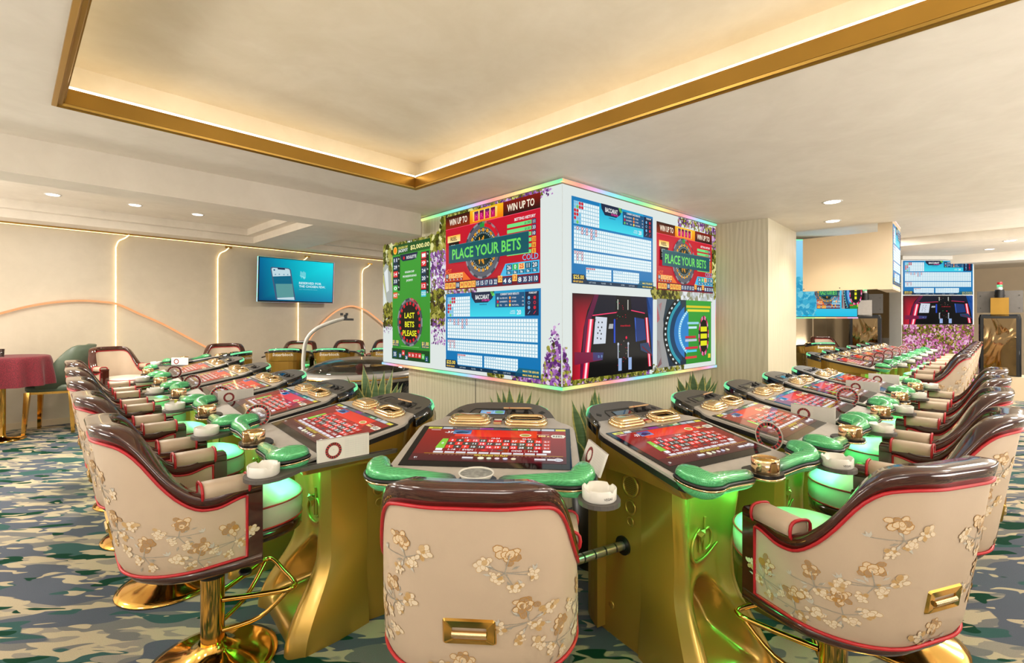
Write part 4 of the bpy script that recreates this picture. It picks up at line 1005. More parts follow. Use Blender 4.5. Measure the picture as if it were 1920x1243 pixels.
# ================================================================== CASINO CHAIR (local: origin on the floor under the column, y towards the table)
CWD, CYB, CRC, CYF = .255, -.27, .19, .10
CXS = CWD - CRC; CARC = CRC * math.pi / 2; CS = CXS + CARC + (CYF - (CYB + CRC))
Z0C, Z1A, Z1B = .475, .790, 1.040
def plan(s):
    d = abs(s); sg = 1 if s >= 0 else -1
    if d < CXS: return Vector((d * sg, CYB, 0)), Vector((0, -1, 0))
    if d < CXS + CARC:
        a = (d - CXS) / CRC; return Vector((sg * (CXS + CRC * math.sin(a)), CYB + CRC - CRC * math.cos(a), 0)), Vector((sg * math.sin(a), -math.cos(a), 0))
    return Vector((sg * CWD, CYB + CRC + d - CXS - CARC, 0)), Vector((sg, 0, 0))
RAIL = [(.0, 1.0), (.10, 1.0), (.14, .995), (.175, .975), (.21, .915), (.240, .76), (.265, .53), (.285, .34), (.31, .17), (.345, .05), (.39, 0), (.47, 0), (.6, 0)]
def ctop(s):
    d = abs(s); k = 0
    while k < len(RAIL) - 2 and RAIL[k + 1][0] < d: k += 1
    (x0, y0), (x1, y1) = RAIL[k], RAIL[k + 1]; xa, ya = RAIL[max(0, k - 1)]; xb, yb = RAIL[min(len(RAIL) - 1, k + 2)]
    t = (d - x0) / (x1 - x0); h = x1 - x0
    m0 = (y1 - ya) / max(1e-6, x1 - xa) * h; m1 = (yb - y0) / max(1e-6, xb - x0) * h
    f = (2 * t ** 3 - 3 * t * t + 1) * y0 + (t ** 3 - 2 * t * t + t) * m0 + (3 * t * t - 2 * t ** 3) * y1 + (t ** 3 - t * t) * m1
    dip = -.020 * sstep(.29, .37, d) * sstep(.49, .40, d)
    return Z1A + dip + (Z1B - Z1A) * f
def shellpt(s, z, off):
    p, n = plan(s); h = max(0, (z - Z0C) / (Z1B - Z0C))
    wl_ = 1 - sstep(.17, .50, abs(s))
    q = p + n * off
    q.y -= .085 * wl_ * (h ** 1.2)
    q.x *= 1 - .02 * wl_ * h
    if z < Z0C + .085: q -= n * (.035 * wl_ * ((Z0C + .085 - z) / .085) ** 2)
    q.z = z
    return q
def build_chair():
    t = thing('casino_chair', '', 'chair')
    NS = 64; ss = [lerp(-CS, CS, i / NS) for i in range(NS + 1)]
    m = M()
    for off, zb in ((.0285, .500), (-.0275, .53)):
        rings = [[shellpt(s, lerp(zb, ctop(s) - .02, j / 12), off + (.004 if off > 0 else 0) * math.sin(math.pi * j / 12)) for s in ss] for j in range(13)]
        if off < 0: rings = rings[::-1]
        m.loft(rings, False, False)
    m.build('upholstery', 'leather', t)
    # wooden frame: top rail, front posts, bottom band
    m = M(); rings = []
    for s in [lerp(-CS, CS, i / 96) for i in range(97)]:
        z = ctop(s); h = .050 - .006 * sstep(.2, .45, abs(s))
        rings.append([shellpt(s, z - h, .0335), shellpt(s, z - .007, .036), shellpt(s, z, .030), shellpt(s, z + .001, 0), shellpt(s, z, -.032), shellpt(s, z - .007, -.037), shellpt(s, z - h, -.031)])
    m.loft(rings, True, True)
    for sg in (-1, 1):
        rr_ = []
        for z in (Z0C, .52, .60, .70, Z1A - .012, Z1A):
            d = .0 if z < Z1A else .008
            a, b = sg * (CS - .045), sg * (CS + .004 - d * .8)
            q = [shellpt(a, z, .033), shellpt(b, z, .033 - d), shellpt(b, z, -.032 + d), shellpt(a, z, -.032)]
            rr_.append(q if sg > 0 else q[::-1])
        m.loft(rr_, True, True, False)
    rings = []
    for s in ss: rings.append([shellpt(s, Z0C, .030), shellpt(s, Z0C + .006, .0345), shellpt(s, Z0C + .037, .034), shellpt(s, Z0C + .037, -.02), shellpt(s, Z0C, -.02)])
    m.loft(rings, True, True)
    m.build('wood_frame', 'wood', t)
    # red piping along the frame
    def pip(off, zb):
        A = CS - .050; path = [shellpt(-A, lerp(zb, Z1A - .05, k / 4), off) for k in range(5)]
        path += [shellpt(s, ctop(s) - .054 + .006 * sstep(.2, .45, abs(s)), off) for s in [lerp(-A + .006, A - .006, i / 70) for i in range(71)]]
        path += [shellpt(A, lerp(Z1A - .05, zb, k / 4), off) for k in range(5)]
        path += [shellpt(s, zb, off) for s in [lerp(A, -A, i / 50) for i in range(1, 50)]]
        return path
    m = M(); m.tube(pip(.0335, Z0C + .042), .0052, 6, True); m.tube(pip(-.030, .585), .0045, 5, True); m.build('piping', 'piping', t)
    # arm pads
    for sg in (-1, 1):
        def arm(s, grow=0.0, n=12):
            out = []
            for k in range(n):
                a = 2 * math.pi * k / n; cx, cz = math.cos(a), math.sin(a)
                e = lambda v, p=.7: math.copysign(abs(v) ** p, v)
                out.append(shellpt(sg * s, Z1A - .006 + (.030 + grow) * e(cz), (.040 + grow) * e(cx)))
            return out if sg > 0 else out[::-1]
        s0, s1 = CS - .178, CS - .042
        ks = [0, .04, .3, .7, .96, 1]
        m = M(); m.loft([arm(lerp(s0, s1, k), -.008 if k in (0, 1) else 0) for k in ks], True, True)
        ap = m.build('armrest_pad', 'leather', t)
        for s in (s0, s1):
            m = M(); m.tube(arm(s, .001, 16), .0052, 6, True); m.build('armrest_piping', 'piping', ap)
    # seat
    def sup(k, z, n=40):
        out = []
        for j in range(n):
            a = 2 * math.pi * j / n; cx, sy = math.cos(a), math.sin(a)
            e = lambda v: math.copysign(abs(v) ** .72, v)
            out.append((.222 * k * e(cx), .045 + (.285 if sy > 0 else .24) * k * e(sy), z))
        return out
    m = M(); m.loft([sup(.96, 0.563), sup(1.0, 0.570), sup(1.012, 0.615), sup(1.0, 0.650), sup(.97, 0.663), sup(.85, 0.675), sup(.5, 0.685), sup(.1, 0.687)], True, True); m.build('seat_cushion', 'seat', t)
    m = M(); m.tube(sup(1.003, 0.652), .004, 6, True); m.tube(sup(1.0, 0.568), .004, 6, True); m.build('seat_piping', 'piping', t)
    m = M(); m.loft([sup(.95, 0.513), sup(1.0, 0.519), sup(1.0, 0.563), sup(.95, 0.564)], True, True); m.build('seat_rim', 'wood', t)
    # pull handle on the back
    zc = .655; org = shellpt(0, zc, .031)
    def hp_(x, z, d): q = shellpt(0, zc + z, .031 + d); return (x, q.y, q.z)
    m = M()
    o1, o2, i1 = rrect(.138, .072, .006, 2), rrect(.128, .062, .004, 2), rrect(.088, .034, .003, 2, 0, -.004)
    m.loft([[hp_(x, z, .0) for x, z in o1], [hp_(x, z, .007) for x, z in o2], [hp_(x, z, .006) for x, z in i1], [hp_(x, z, .001) for x, z in i1]], True, False, False)
    pl = m.build('handle_plate', 'goldmetal', t)
    m = M(); m.tube([hp_(x, -.004, .006) for x in (-.044, -.02, .0, .02, .044)], .0085, 8); m.build('handle_grip', 'goldchrome', pl)
    # embroidery: raised petals, leaves and stems on the outer upholstery
    er = random.Random(3); m = M(); lay = [0]
    def patch(pts, col):
        lay[0] = (lay[0] + 1) % 60
        o = .0296 + .00002 * lay[0]
        m.add([shellpt(s, z, o + .004 * math.sin(math.pi * min(1, max(0, (z - Z0C - .025) / (ctop(s) - Z0C - .045))))) for s, z in pts], [tuple(range(len(pts)))], False, col)
    def ell(s, z, a, b, rot, col, n=7):
        patch([(s + a * math.cos(t_) * math.cos(rot) - b * math.sin(t_) * math.sin(rot), z + a * math.cos(t_) * math.sin(rot) + b * math.sin(t_) * math.cos(rot)) for t_ in [2 * math.pi * k / n for k in range(n)]], col)
    G1, G2, G3 = S(176, 130, 66), S(188, 152, 100), S(196, 166, 122)
    F1, F2, BR = S(214, 192, 160), S(220, 204, 180), S(164, 134, 100)
    SIL, SG = S(190, 186, 176), S(158, 152, 140)
    def flower(s, z, r, dark):
        e_ = G1 if dark else G3; fl = F1 if dark else F2; br = BR if dark else G2
        sq, ro = er.uniform(.72, .95), er.random() * 3
        def pos(a, d): x_, y_ = d * math.cos(a), d * sq * math.sin(a); return s + x_ * math.cos(ro) - y_ * math.sin(ro), z + x_ * math.sin(ro) + y_ * math.cos(ro)
        for k in range(11 if dark else 9):
            a = 2.4 * k + er.uniform(-.3, .3); d = r * lerp(.80, .12, k / 10.0) * er.uniform(.85, 1.15); pr = r * er.uniform(.26, .40); cs, cz = pos(a, d); t2 = a + ro + er.uniform(-.6, .6)
            asp = er.uniform(.6, .95)
            ell(cs, cz, pr * 1.14, pr * asp * 1.14, t2, e_); ell(cs, cz, pr * .96, pr * asp * .94, t2, br if er.random() < (.36 if dark else .22) else fl)
    def leaf(s, z, l, a, col):
        patch([(s, z), (s + l * .5 * math.cos(a + .35), z + l * .5 * math.sin(a + .35)), (s + l * math.cos(a), z + l * math.sin(a)), (s + l * .5 * math.cos(a - .35), z + l * .5 * math.sin(a - .35))], col)
    def stem(p, q, w_=.0012):
        d = Vector((q[0] - p[0], q[1] - p[1])); n = Vector((-d.y, d.x)).normalized() * w_; k = 4
        for i in range(k):
            a, b = i / k, (i + 1) / k; patch([(p[0] + d.x * a + n.x, p[1] + d.y * a + n.y), (p[0] + d.x * b + n.x, p[1] + d.y * b + n.y), (p[0] + d.x * b - n.x, p[1] + d.y * b - n.y), (p[0] + d.x * a - n.x, p[1] + d.y * a - n.y)], SG)
    def sprig(s, z, k, mir, small=3):
        P = [(0, 0, .034, True), (.064 * mir, -.026, .027, False), (.030 * mir, -.062, .022, False), (-.010 * mir, -.092, .020, False), (-.054 * mir, -.062, .019, False)][:1 + small]
        hub = (s + .012 * mir * k, z - .048 * k)
        for (dx, dz, r, dk) in P: stem(hub, (s + dx * k, z + dz * k))
        for j in range(7):
            a = er.random() * 6.28; d = .012 + .030 * er.random(); leaf(hub[0] + d * k * math.cos(a), hub[1] + d * k * math.sin(a), .022 * k, a + er.uniform(-.4, .4), SIL if er.random() < .6 else SG)
        tip = (s - .058 * mir * k, z - .050 * k); stem(hub, tip)
        for j in range(3): leaf(tip[0], tip[1], .02 * k, math.pi * (.5 if mir > 0 else .4) + .6 * j, SIL)
        for (dx, dz, r, dk) in P: flower(s + dx * k, z + dz * k, r * k, dk)
    sprig(-.165, .885, 0.912, 1); sprig(.100, .865, 0.958, -1, 4); sprig(-.205, .745, 0.912, 1, 4); sprig(.130, .725, 0.980, 1, 4)
    sprig(-.255, .640, 0.889, 1, 3); sprig(.225, .635, 0.912, -1, 3); sprig(-.02, .575, 0.912, -1, 2)
    sprig(.315, .690, 0.821, -1, 3); sprig(-.315, .690, 0.821, 1, 3); sprig(.355, .595, 0.889, -1, 3); sprig(-.355, .595, 0.889, 1, 3); sprig(.445, .635, 0.980, 1, 4); sprig(-.445, .635, 0.980, -1, 4)
    m.build('embroidery', 'embroid', t)
    # mechanism, column, base, foot ring
    m = M(); m.box(-.10, -.10, .462, .10, .12, .485); m.lathe([(.05, .445), (.06, .465)], 16); m.build('seat_plate', 'black', t)
    m = M(); m.tube([(.06, .02, .46), (.16, .05, .448), (.19, .06, .432)], .006, 6); m.lathe([(.0, -.006), (.024, -.005), (.026, .0), (.02, .006), (0, .007)], 10, (.21, .065, .426), True, 1.2, .9); m.build('lever', 'black', t)
    m = M(); m.lathe([(.017, .30), (.017, .47)], 14); m.build('gas_rod', 'silver', t)
    m = M(); m.lathe([(.043, .04), (.043, .375)], 20); m.build('column', 'goldmetal', t)
    m = M(); m.lathe([(.046, .352), (.049, .36), (.049, .378), (.040, .384), (.02, .384)], 20); m.build('collar', 'black', t)
    m = M(); m.lathe([(.235, 0), (.240, .004), (.238, .010), (.21, .018), (.16, .030), (.11, .045), (.075, .06), (.055, .08), (.05, .09)], 40); m.build('base', 'goldmetal', t)
    fr = smooth_path([(.03, .03, .255), (.12, .17, .262), (.165, .245, .270), (.135, .275, .272), (0, .277, .272), (-.135, .275, .272), (-.165, .245, .270), (-.12, .17, .262), (-.03, .03, .255)], 4)
    m = M(); m.tube(fr, .0105, 8)
    for sg in (-1, 1): m.tube(smooth_path([(sg * .03, .03, .13), (sg * .10, .15, .165), (sg * .155, .245, .262)], 4), .0095, 8)
    m.build('foot_ring', 'goldmetal', t)
    return t
chair0 = build_chair()

# ------------------------------------------------------------------ small things
def build_ashtray():
    t = thing('ashtray', '', 'ashtray'); m = M(); n = 48; rings = []
    for r, z in ((.050, 0), (.053, .004), (.054, .036), (.052, .0385), (.048, .036), (.047, .010), (.0, .008)):
        ring = []
        for j in range(n):
            a = 2 * math.pi * j / n; zz = z
            if z > .03:
                for a0 in (0, 90, 180, 270):
                    d = abs((math.degrees(a) - a0 - 20 + 180) % 360 - 180)
                    if d < 10: zz = z - .009 * math.cos(math.radians(d / 10 * 90))
            ring.append((r * math.cos(a), r * math.sin(a), zz))
        rings.append(ring)
    m.loft(rings, True, True); m.build('bowl', 'white', t)
    mm = M(); v, f, tw = glyphs('VEGAS', True); k = .007 / .69
    for txt in (0,):
        vs = []
        for a, b in v:
            th = -R(90) + (a - tw / 2) * k / .0545; vs.append((.0546 * math.cos(th), .0546 * math.sin(th), .012 + b * k))
        mm.add(vs, f, False, S(110, 110, 112))
    mm.build('lettering', 'print', t)
    return t
ash0 = build_ashtray()
def build_cup():
    t = thing('gold_cup', '', 'cup'); m = M(); m.lathe([(.045, 0), (.046, .002), (.046, .046), (.044, .049), (.041, .046), (.041, .044), (0, .044)], 28); m.build('body', 'goldchrome', t)
    m = M(); m.lathe([(.040, .0445), (.040, .0465), (0, .047)], 24); m.build('lid', 'goldmetal', t); return t
cup0 = build_cup()
def wheelprint(c, x, y, r0, r1, n=37):
    c.ring(x, y, r0, r1, [S(178, 40, 44), S(48, 42, 44)], n); c.ring(x, y, r0, r1, [S(50, 140, 70)], 1, -5, 5); c.up()
    c.ring(x, y, r1, r1 * 1.03, [S(140, 120, 110)], 37); c.ring(x, y, r0 * .97, r0, [S(190, 150, 140)], 37)
def build_disc():
    t = thing('roulette_card', '', 'card'); m = M(); n = 36
    m.loft([[(d, .062 * math.cos(2 * math.pi * k / n), .058 + .062 * math.sin(2 * math.pi * k / n)) for k in range(n)] for d in (-.0012, .0012)], True, True, False); m.build('disc', 'acrylic', t)
    for sg in (-1, 1):
        c = CV(.124, .124, .0002); c.ring(.5, .5, .47, .5, [S(206, 200, 190)], 36); c.up(); wheelprint(c, .5, .5, .36, .455)
        c.build('wheel_print', 'print', t, (sg * .0016, -sg * .062, -.004), (0, sg, 0), (0, 0, 1))
    m = M(); m.box(-.005, -.030, 0, .005, .030, .004); m.build('foot', 'acrylic', t); return t
def build_pad(lean=0.0):
    t = thing('score_pad', '', 'score pad'); mt = Matrix.Rotation(lean, 4, 'Y')
    m = M(); m.box(-.004, -.105, 0, .004, .105, .088); m.build('paper_block', 'card', t, mt)
    m = M(); m.box(-.0048, -.105, .0865, .0048, .105, .0885); m.build('binding', 'grey', t, mt)
    for sg in (-1, 1):
        c = CV(.21, .088, .0002)
        for k in range(14): c.rect(.52 + k * .033, .12, .523 + k * .033, .9, S(186, 188, 192))
        for k in range(9): c.rect(.52, .12 + k * .097, .95, .124 + k * .097, S(186, 188, 192))
        for k in range(6): c.rect(.05 + k * .03, .12, .052 + k * .03, .9, S(206, 206, 208))
        c.up(); wheelprint(c, .30, .55, .24, .36); c.text(.30, .58, .09, '*', S(170, 150, 140), 'C')
        c.build('printed_sheet', 'print', t, mt @ Vector((sg * .0046, -sg * .105, 0)), mt.to_3x3() @ Vector((0, sg, 0)), mt.to_3x3() @ Vector((0, 0, 1)))
    return t
disc0, pad0 = build_disc(), build_pad()
def build_pencil():
    t = thing('pencil', '', 'pencil'); m = M(); m.tube([(-.066, 0, 0), (.058, 0, 0)], .0045, 6); m.build('shaft', 'tan', t)
    m = M(); m.tube([(.058, 0, 0), (.070, 0, 0)], [.0043, .0008], 6); m.build('tip', 'tan', t)
    m = M(); m.tube([(-.040, 0, 0), (-.037, 0, 0)], .0049, 6); m.build('red_ring', 'piping', t); return t
pencil0 = build_pencil()
FIRST = set()
def inst(proto, skip=()):
    if proto.name not in FIRST and not skip: FIRST.add(proto.name); return proto
    return copy_tree(proto, None, skip)
def local(px, py, th, sx, lx, ly):
    f = Vector((math.sin(R(th)), math.cos(R(th)))); r = Vector((f.y, -f.x)); return px + r.x * lx * sx + f.x * ly, py + r.y * lx * sx + f.y * ly

# ------------------------------------------------------------------ placing the consoles of the island
def ordn(k): return ('first', 'second', 'third', 'fourth', 'fifth', 'sixth')[k]
def set_console(x, y, th, sx, label, desc, kind, ash=True, cup='cup', pencil=False, lamp=True, group='consoles of the near island', lean=False, grp=''):
    t = inst(console0); place(t, x, y, th, 0, sx); t['label'] = label; t['group'] = group
    if lamp: green_lamp(t)
    if ash:
        a = inst(ash0); ax, ay = local(x, y, th, sx, .40, -.395); a.location = (ax, ay, .836); a.rotation_euler = (0, 0, rnd.random() * 1.2 - .6 - R(th)); a['label'] = 'white ashtray on the shelf of ' + desc; a['group'] = 'white ashtrays'
    if cup == 'cup':
        a = inst(cup0); ax, ay = local(x, y, th, sx, 0, -.335); a.location = (ax, ay, .856); a['label'] = 'gold lidded cup on the ledge of ' + desc; a['group'] = 'gold cups'
    if kind:
        for kd, ly in kind:
            a = inst(disc0 if kd == 'disc' else pad0); ax, ay = local(x, y, th, sx, .392, ly); a.location = (ax, ay, .837); a.rotation_euler = (0, R(20), -R(th) + R(14)) if kd == 'lean' else (0, 0, -R(th))
            if kd == 'disc': a['label'] = 'clear roulette wheel disc standing beside ' + desc; a['group'] = 'roulette wheel cards'
            else: a['label'] = 'white score pad standing beside ' + desc; a['group'] = 'score pads'
    if pencil:
        a = inst(pencil0); ax, ay = local(x, y, th, sx, .080, .352)
        a.location = (ax, ay, ZS + .305 * ST + (.352 - .305) * .225 + .0235); a.rotation_euler = (0, 0, -R(th) + .05); a['label'] = 'tan pencil resting on the back cap of ' + desc; a['group'] = 'tan pencils'
    return t
LIFTED = ('upholstery', 'wood_frame', 'piping', 'armrest_pad', 'seat_cushion', 'seat_piping', 'seat_rim', 'handle_plate', 'embroidery', 'seat_plate', 'lever', 'gas_rod')
def set_chair(x, y, th, label, group='embroidered chairs of the near island', skip=(), lift=0.0):
    c = inst(chair0, skip); place(c, x, y, th)
    for ch in c.children:                            # the gas lift stands at its own height
        if ch.name.split('.')[0] in LIFTED: ch.location.z = lift
    c['label'] = label; c['group'] = group; return c

LTH, RTH = 50, -45
set_console(-.087, 1.930, 5.5, 1, 'gold betting console at the corner under the video wall, facing the viewer', 'the corner console facing the viewer', [('lean', -.10)], cup=None, pencil=True)
set_chair(-.085, 1.53, 4, 'cream embroidered chair seen square from behind, with a gold pull handle', lift=-.045)
Lp = [(-.883, 2.326), (-1.472, 2.926), (-2.082, 3.574), (-2.690, 4.225), (-3.33, 4.93)]
Lk = [[('pad', -.10)], [('disc', -.17)], [('pad', -.06), ('disc', -.15)], [('disc', -.16)], [('disc', -.16)]]
for k, (x, y) in enumerate(Lp):
    d = '%s left-row console from the corner' % ordn(k)
    set_console(x, y, LTH, 1.12, 'gold betting console, ' + d, 'the ' + d, Lk[k], pencil=(k == 0))
Lc = [(-1.22, 1.95), (-1.80, 2.53), (-2.37, 3.11), (-2.92, 3.69), (-3.48, 4.29)]
Ld = ['cream embroidered chair with gold column fully in view, first of the left row', 'cream embroidered chair just behind the foremost left chair', 'cream embroidered chair, third of the left row from the front', 'cream embroidered chair, fourth of the left row from the front', 'cream embroidered chair at the far end of the left row']
for k, (x, y) in enumerate(Lc): set_chair(x, y, (46, 46, 47, 47, 47)[k], Ld[k])
Rp = [(.733, 1.991, -30, .90), (1.315, 2.43, -44, .88), (1.83, 2.92, -45, .88), (2.35, 3.43, -45, .88), (2.85, 3.90, -45, .88)]
Rk = [[('disc', -.13)], [('pad', -.10)], [('disc', -.12)], [('pad', -.08)], [('pad', -.10)]]
for k, (x, y, th, sx) in enumerate(Rp):
    d = '%s right-row console from the corner' % ordn(k)
    set_console(x, y, th, sx, 'gold betting console, ' + d, 'the ' + d, Rk[k], pencil=(k in (0, 1)))
Rc = [(1.10, 1.64), (1.70, 2.11), (2.24, 2.67), (2.78, 3.20), (3.27, 3.69)]
Rd = ['cream embroidered chair with side gold handle, foremost of the right row', 'cream embroidered chair just behind the foremost right chair', 'cream embroidered chair, third of the right row from the front', 'cream embroidered chair, fourth of the right row from the front', 'cream embroidered chair at the far end of the right row']
for k, (x, y) in enumerate(Rc): set_chair(x, y, (-18, -43, -45, -46, -46)[k], Rd[k], lift=-.035 if k == 0 else 0)
# bowl on the corner console's ledge
t = thing('patterned_bowl', 'round grey patterned bowl on the ledge of the corner console', 'bowl', (*local(-.087, 1.930, 5.5, 1, 0, -.335), .856))
m = M(); m.lathe([(.03, 0), (.045, .008), (.058, .026), (.060, .032), (.056, .031), (.044, .014), (0, .010)], 28); m.build('body', 'white', t)
m = M(); m.lathe([(.055, .028), (.05, .0285), (0, .0285)], 28); m.build('filling', simple('grey_marbled', S(140, 142, 140), .6, 0, .4, 60), t)
# cable conduit between the corner console and its right neighbour
t = thing('cable_conduit', 'ribbed silver cable conduit between the corner console and right neighbour', 'conduit')
p0, p1 = Vector((.19, 1.90, .42)), Vector((.485, 2.07, .42))
for k in range(6):
    m = M(); a, b = p0.lerp(p1, k / 6 + .01), p0.lerp(p1, (k + 1) / 6 - .012); m.tube([a, b], .020, 12); m.build('segment', 'silver', t)
m = M(); m.tube([p0, p1], .015, 10); m.build('cable', 'black', t)
m = M(); m.tube([p1 - Vector((.010, .006, 0)), p1 + Vector((.004, .0024, 0))], .040, 20); m.build('port', 'black', t)

# ------------------------------------------------------------------ back of the island
Bk = [(531, 6.75, 165, 'first'), (618, 6.8, 172, 'second'), (722, 6.9, 180, 'third')]
for k, (px, Y, th, o_n) in enumerate(Bk):
    cx = (px - 960) / FPX * Y; f = Vector((math.sin(R(th)), math.cos(R(th))))
    x, y = cx - f.x * .49, Y - f.y * .49
    d = '%s back console left of the video wall' % o_n
    set_console(x, y, th, .9, 'gold console showing its lettered back, ' + d, 'the ' + d, None, ash=False, cup=None, lamp=False)
set_console(-3.92, 6.2, 92, 1.0, 'gold betting console at the far left corner of the island', 'the far left corner console', [('pad', -.10)], lamp=True)
set_chair(-4.86, 6.0, 112, 'cream chair turned side-on at the far left corner of the island')
for k, (px, Y, th, lb) in enumerate(((421, 6.65, 150, 'cream chair by the wall behind the far end of the left row'), (555, 7.45, 170, 'cream chair by the wall straight below the wall television'), (649, 7.75, 172, 'cream chair by the wall right of the curved camera arm'), (722, 8.0, 176, 'cream chair by the wall half hidden by the video wall edge'))):
    set_chair((px - 960) / FPX * Y, Y, th, lb)

# roulette machine in the middle of the island
t = thing('roulette_machine', 'glass-domed automatic roulette wheel on a dark drum behind the left row', 'roulette wheel', (-1.82, 5.75, 0))
m = M(); m.lathe([(.60, 0), (.60, .55), (.70, .62), (.74, .70)], 48); m.build('drum', 'gloss', t)
m = M(); m.lathe([(.74, .70), (.76, .72), (.76, .76), (.72, .785), (.60, .79), (.60, .775)], 56); m.build('rim', 'grey', t)
m = M(); m.lathe([(.765, .735), (.772, .742), (.765, .75)], 56); m.build('gold_line', 'goldmetal', t)
m = M(); m.lathe([(.60, .775), (.50, .76), (.34, .745), (.10, .75), (0, .76)], 40); w_ = m.build('wheel', simple('wheel_wood', S(150, 110, 70), .2, .2, .2, 10, coat=.6), t)
m = M()
for k in range(38):
    a0, a1 = 2 * math.pi * k / 38, 2 * math.pi * (k + 1) / 38
    m.add([(.36 * math.cos(a0), .36 * math.sin(a0), .7505), (.46 * math.cos(a0), .46 * math.sin(a0), .7605), (.46 * math.cos(a1), .46 * math.sin(a1), .7605), (.36 * math.cos(a1), .36 * math.sin(a1), .7505)], [(0, 1, 2, 3)], False, RED if k % 2 else (.02, .02, .02))
m.build('number_ring', 'print', t)
m = M(); m.lathe([(.06, .755), (.05, .80), (.06, .82), (.03, .85), (0, .86)], 20); m.build('hub', 'piping', t)
m = M(); m.lathe([(.60, .79), (.58, .82), (.50, .87), (.34, .915), (.15, .935), (0, .938)], 48); m.build('dome', 'glass', t)
t = thing('camera_arm', 'curved white camera arm rising over the domed roulette wheel', 'camera arm', (-2.40, 5.50, .775))
m = M(); m.tube(smooth_path([(0, 0, 0), (0, .01, .20), (.03, .02, .38), (.12, .06, .50), (.26, .12, .575), (.40, .2, .625)], 5), .022, 10); m.build('arm', 'white', t)
m = M(); m.lathe([(.05, 0), (.05, .012), (.03, .02)], 16); m.build('foot', 'white', t)
m = M(); m.box(.38, .18, .60, .50, .24, .625); m.box(.40, .19, .625, .43, .22, .67); m.box(.36, .18, .66, .385, .21, .69); m.box(.42, .19, .66, .445, .21, .69); m.build('camera_head', 'black', t)

# ------------------------------------------------------------------ snake plants
def plant(x, y, label, tips, pot_h=.42, pr=.13):
    t = thing('snake_plant', label, 'plant', (x, y, 0), 0, 'snake plants behind the consoles')
    m = M(); m.lathe([(pr * .8, 0), (pr, pot_h), (pr * .92, pot_h), (pr * .9, pot_h - .03)], 20); m.build('pot', 'black', t)
    m = M(); m.lathe([(pr * .9, pot_h - .03), (0, pot_h - .02)], 20); m.build('soil', simple('soil', S(40, 32, 26), .9), t)
    pr_ = random.Random(len(label))
    for (dx, dy, h, wd) in tips:
        m = M(); b = Vector((dx * .25, dy * .25, pot_h - .03)); tp = Vector((dx, dy, h)); mid = b.lerp(tp, .55) + Vector((-dx * .15, -dy * .15, .02))
        P = smooth_path([b, mid, tp], 6); yaw = pr_.uniform(-.6, .6); N = len(P)
        dirv = Vector((math.cos(yaw), math.sin(yaw), 0)); nn = Vector((-dirv.y, dirv.x, 0)); rings = []
        for i, p in enumerate(P):
            k = i / (N - 1); ww = wd * (.55 + .9 * k * (1 - k) * 1.6) * (1 - sstep(.66, 1, k) * .98)
            rings.append([p - dirv * ww + nn * ww * .25, p - dirv * ww * .72 + nn * ww * .1, p, p + dirv * ww * .72 + nn * ww * .1, p + dirv * ww + nn * ww * .25])
        m.loft(rings, False, False)
        for fi in range(len(m.f)): m.c[fi] = S(214, 206, 130) if fi % 4 in (0, 3) else S(108, 138, 98)
        m.build('leaf', 'leaf', t)
def fan(n, spread, h0, h1, wd, seed):
    q = random.Random(seed); return [(lerp(-spread, spread, (k + .5) / n) + q.uniform(-.02, .02), q.uniform(-.08, .08), lerp(h0, h1, q.random() * .5 + .5 * (1 - abs(2 * (k + .5) / n - 1))), wd * q.uniform(.8, 1.15)) for k in range(n)]
plant(-.93, 3.22, 'snake plant with yellow-edged leaves left of the video wall plinth', fan(15, .21, .86, 1.14, .040, 1), .46)
plant(.01, 3.02, 'snake plant whose tips show above the corner console', fan(8, .20, .90, .99, .034, 2))
plant(.47, 2.74, 'snake plant in front of the video wall corner, right of it', fan(13, .20, .72, 1.04, .040, 3), .40)
plant(1.55, 4.02, 'snake plant below the right end of the video wall', fan(12, .20, .80, .99, .040, 4))

# ------------------------------------------------------------------ left wall: light strips, neon arcs, television
VW_ = 8.69
Sd = ['near the green chair', 'left of the wall television', 'passing behind the wall television', 'right of the wall television']
for k, (u, zt) in enumerate(((1.045, 2.54), (2.31, 2.49), (3.58, 2.46), (4.83, 2.43))):
    t = thing('wall_light_strip', 'vertical warm light strip on the wall ' + Sd[k], 'light strip', G(u, VW_, 0), 0, 'vertical light strips on the left wall')
    lo = lambda du, dv, z: BU * du - AV * dv + Vector((0, 0, z))
    zt -= .06
    P = [lo(0, .012, z) for z in np.linspace(.1, zt - .10, 20)] + smooth_path([lo(0, .012, zt - .08), lo(.03, .02, zt + .01), lo(.10, .05, zt + .06), lo(.14, .075, zt + .11)], 4)
    m = M(); m.tube(P, .0075, 6); m.build('tube', 'led_warm', t)
    m = M(); m.box(-.05, -.012, zt + .10, .05, .0, zt + .13, None, Matrix((( BU.x, -AV.x, 0, BU.x * .14 - AV.x * .075), (BU.y, -AV.y, 0, BU.y * .14 - AV.y * .075), (0, 0, 1, 0), (0, 0, 0, 1)))); m.build('clip', 'gold_trim', t)
for nm, pts in (('long low curved neon tube on the wall above the green chair', [(-1.2, 1.05), (-.6, 1.26), (-.07, 1.46), (.17, 1.55), (.41, 1.61), (.67, 1.64), (.89, 1.63), (1.06, 1.60), (1.30, 1.47), (1.56, 1.33), (1.82, 1.16), (2.14, .95), (2.4, .78)]),
                ('tall curved neon tube on the wall right of the television', [(3.55, .72), (3.77, 1.02), (3.88, 1.17), (4.09, 1.39), (4.30, 1.55), (4.51, 1.63), (4.68, 1.63), (4.91, 1.55), (5.15, 1.39), (5.33, 1.25), (5.7, .95), (6.0, .7)])):
    m = M(); m.tube(smooth_path([G(u, VW_ - .042, z) for u, z in pts], 4), .014, 8)
    tag(m.build('neon_arc', 'led_orange'), nm, 'neon light', 'curved neon tubes')
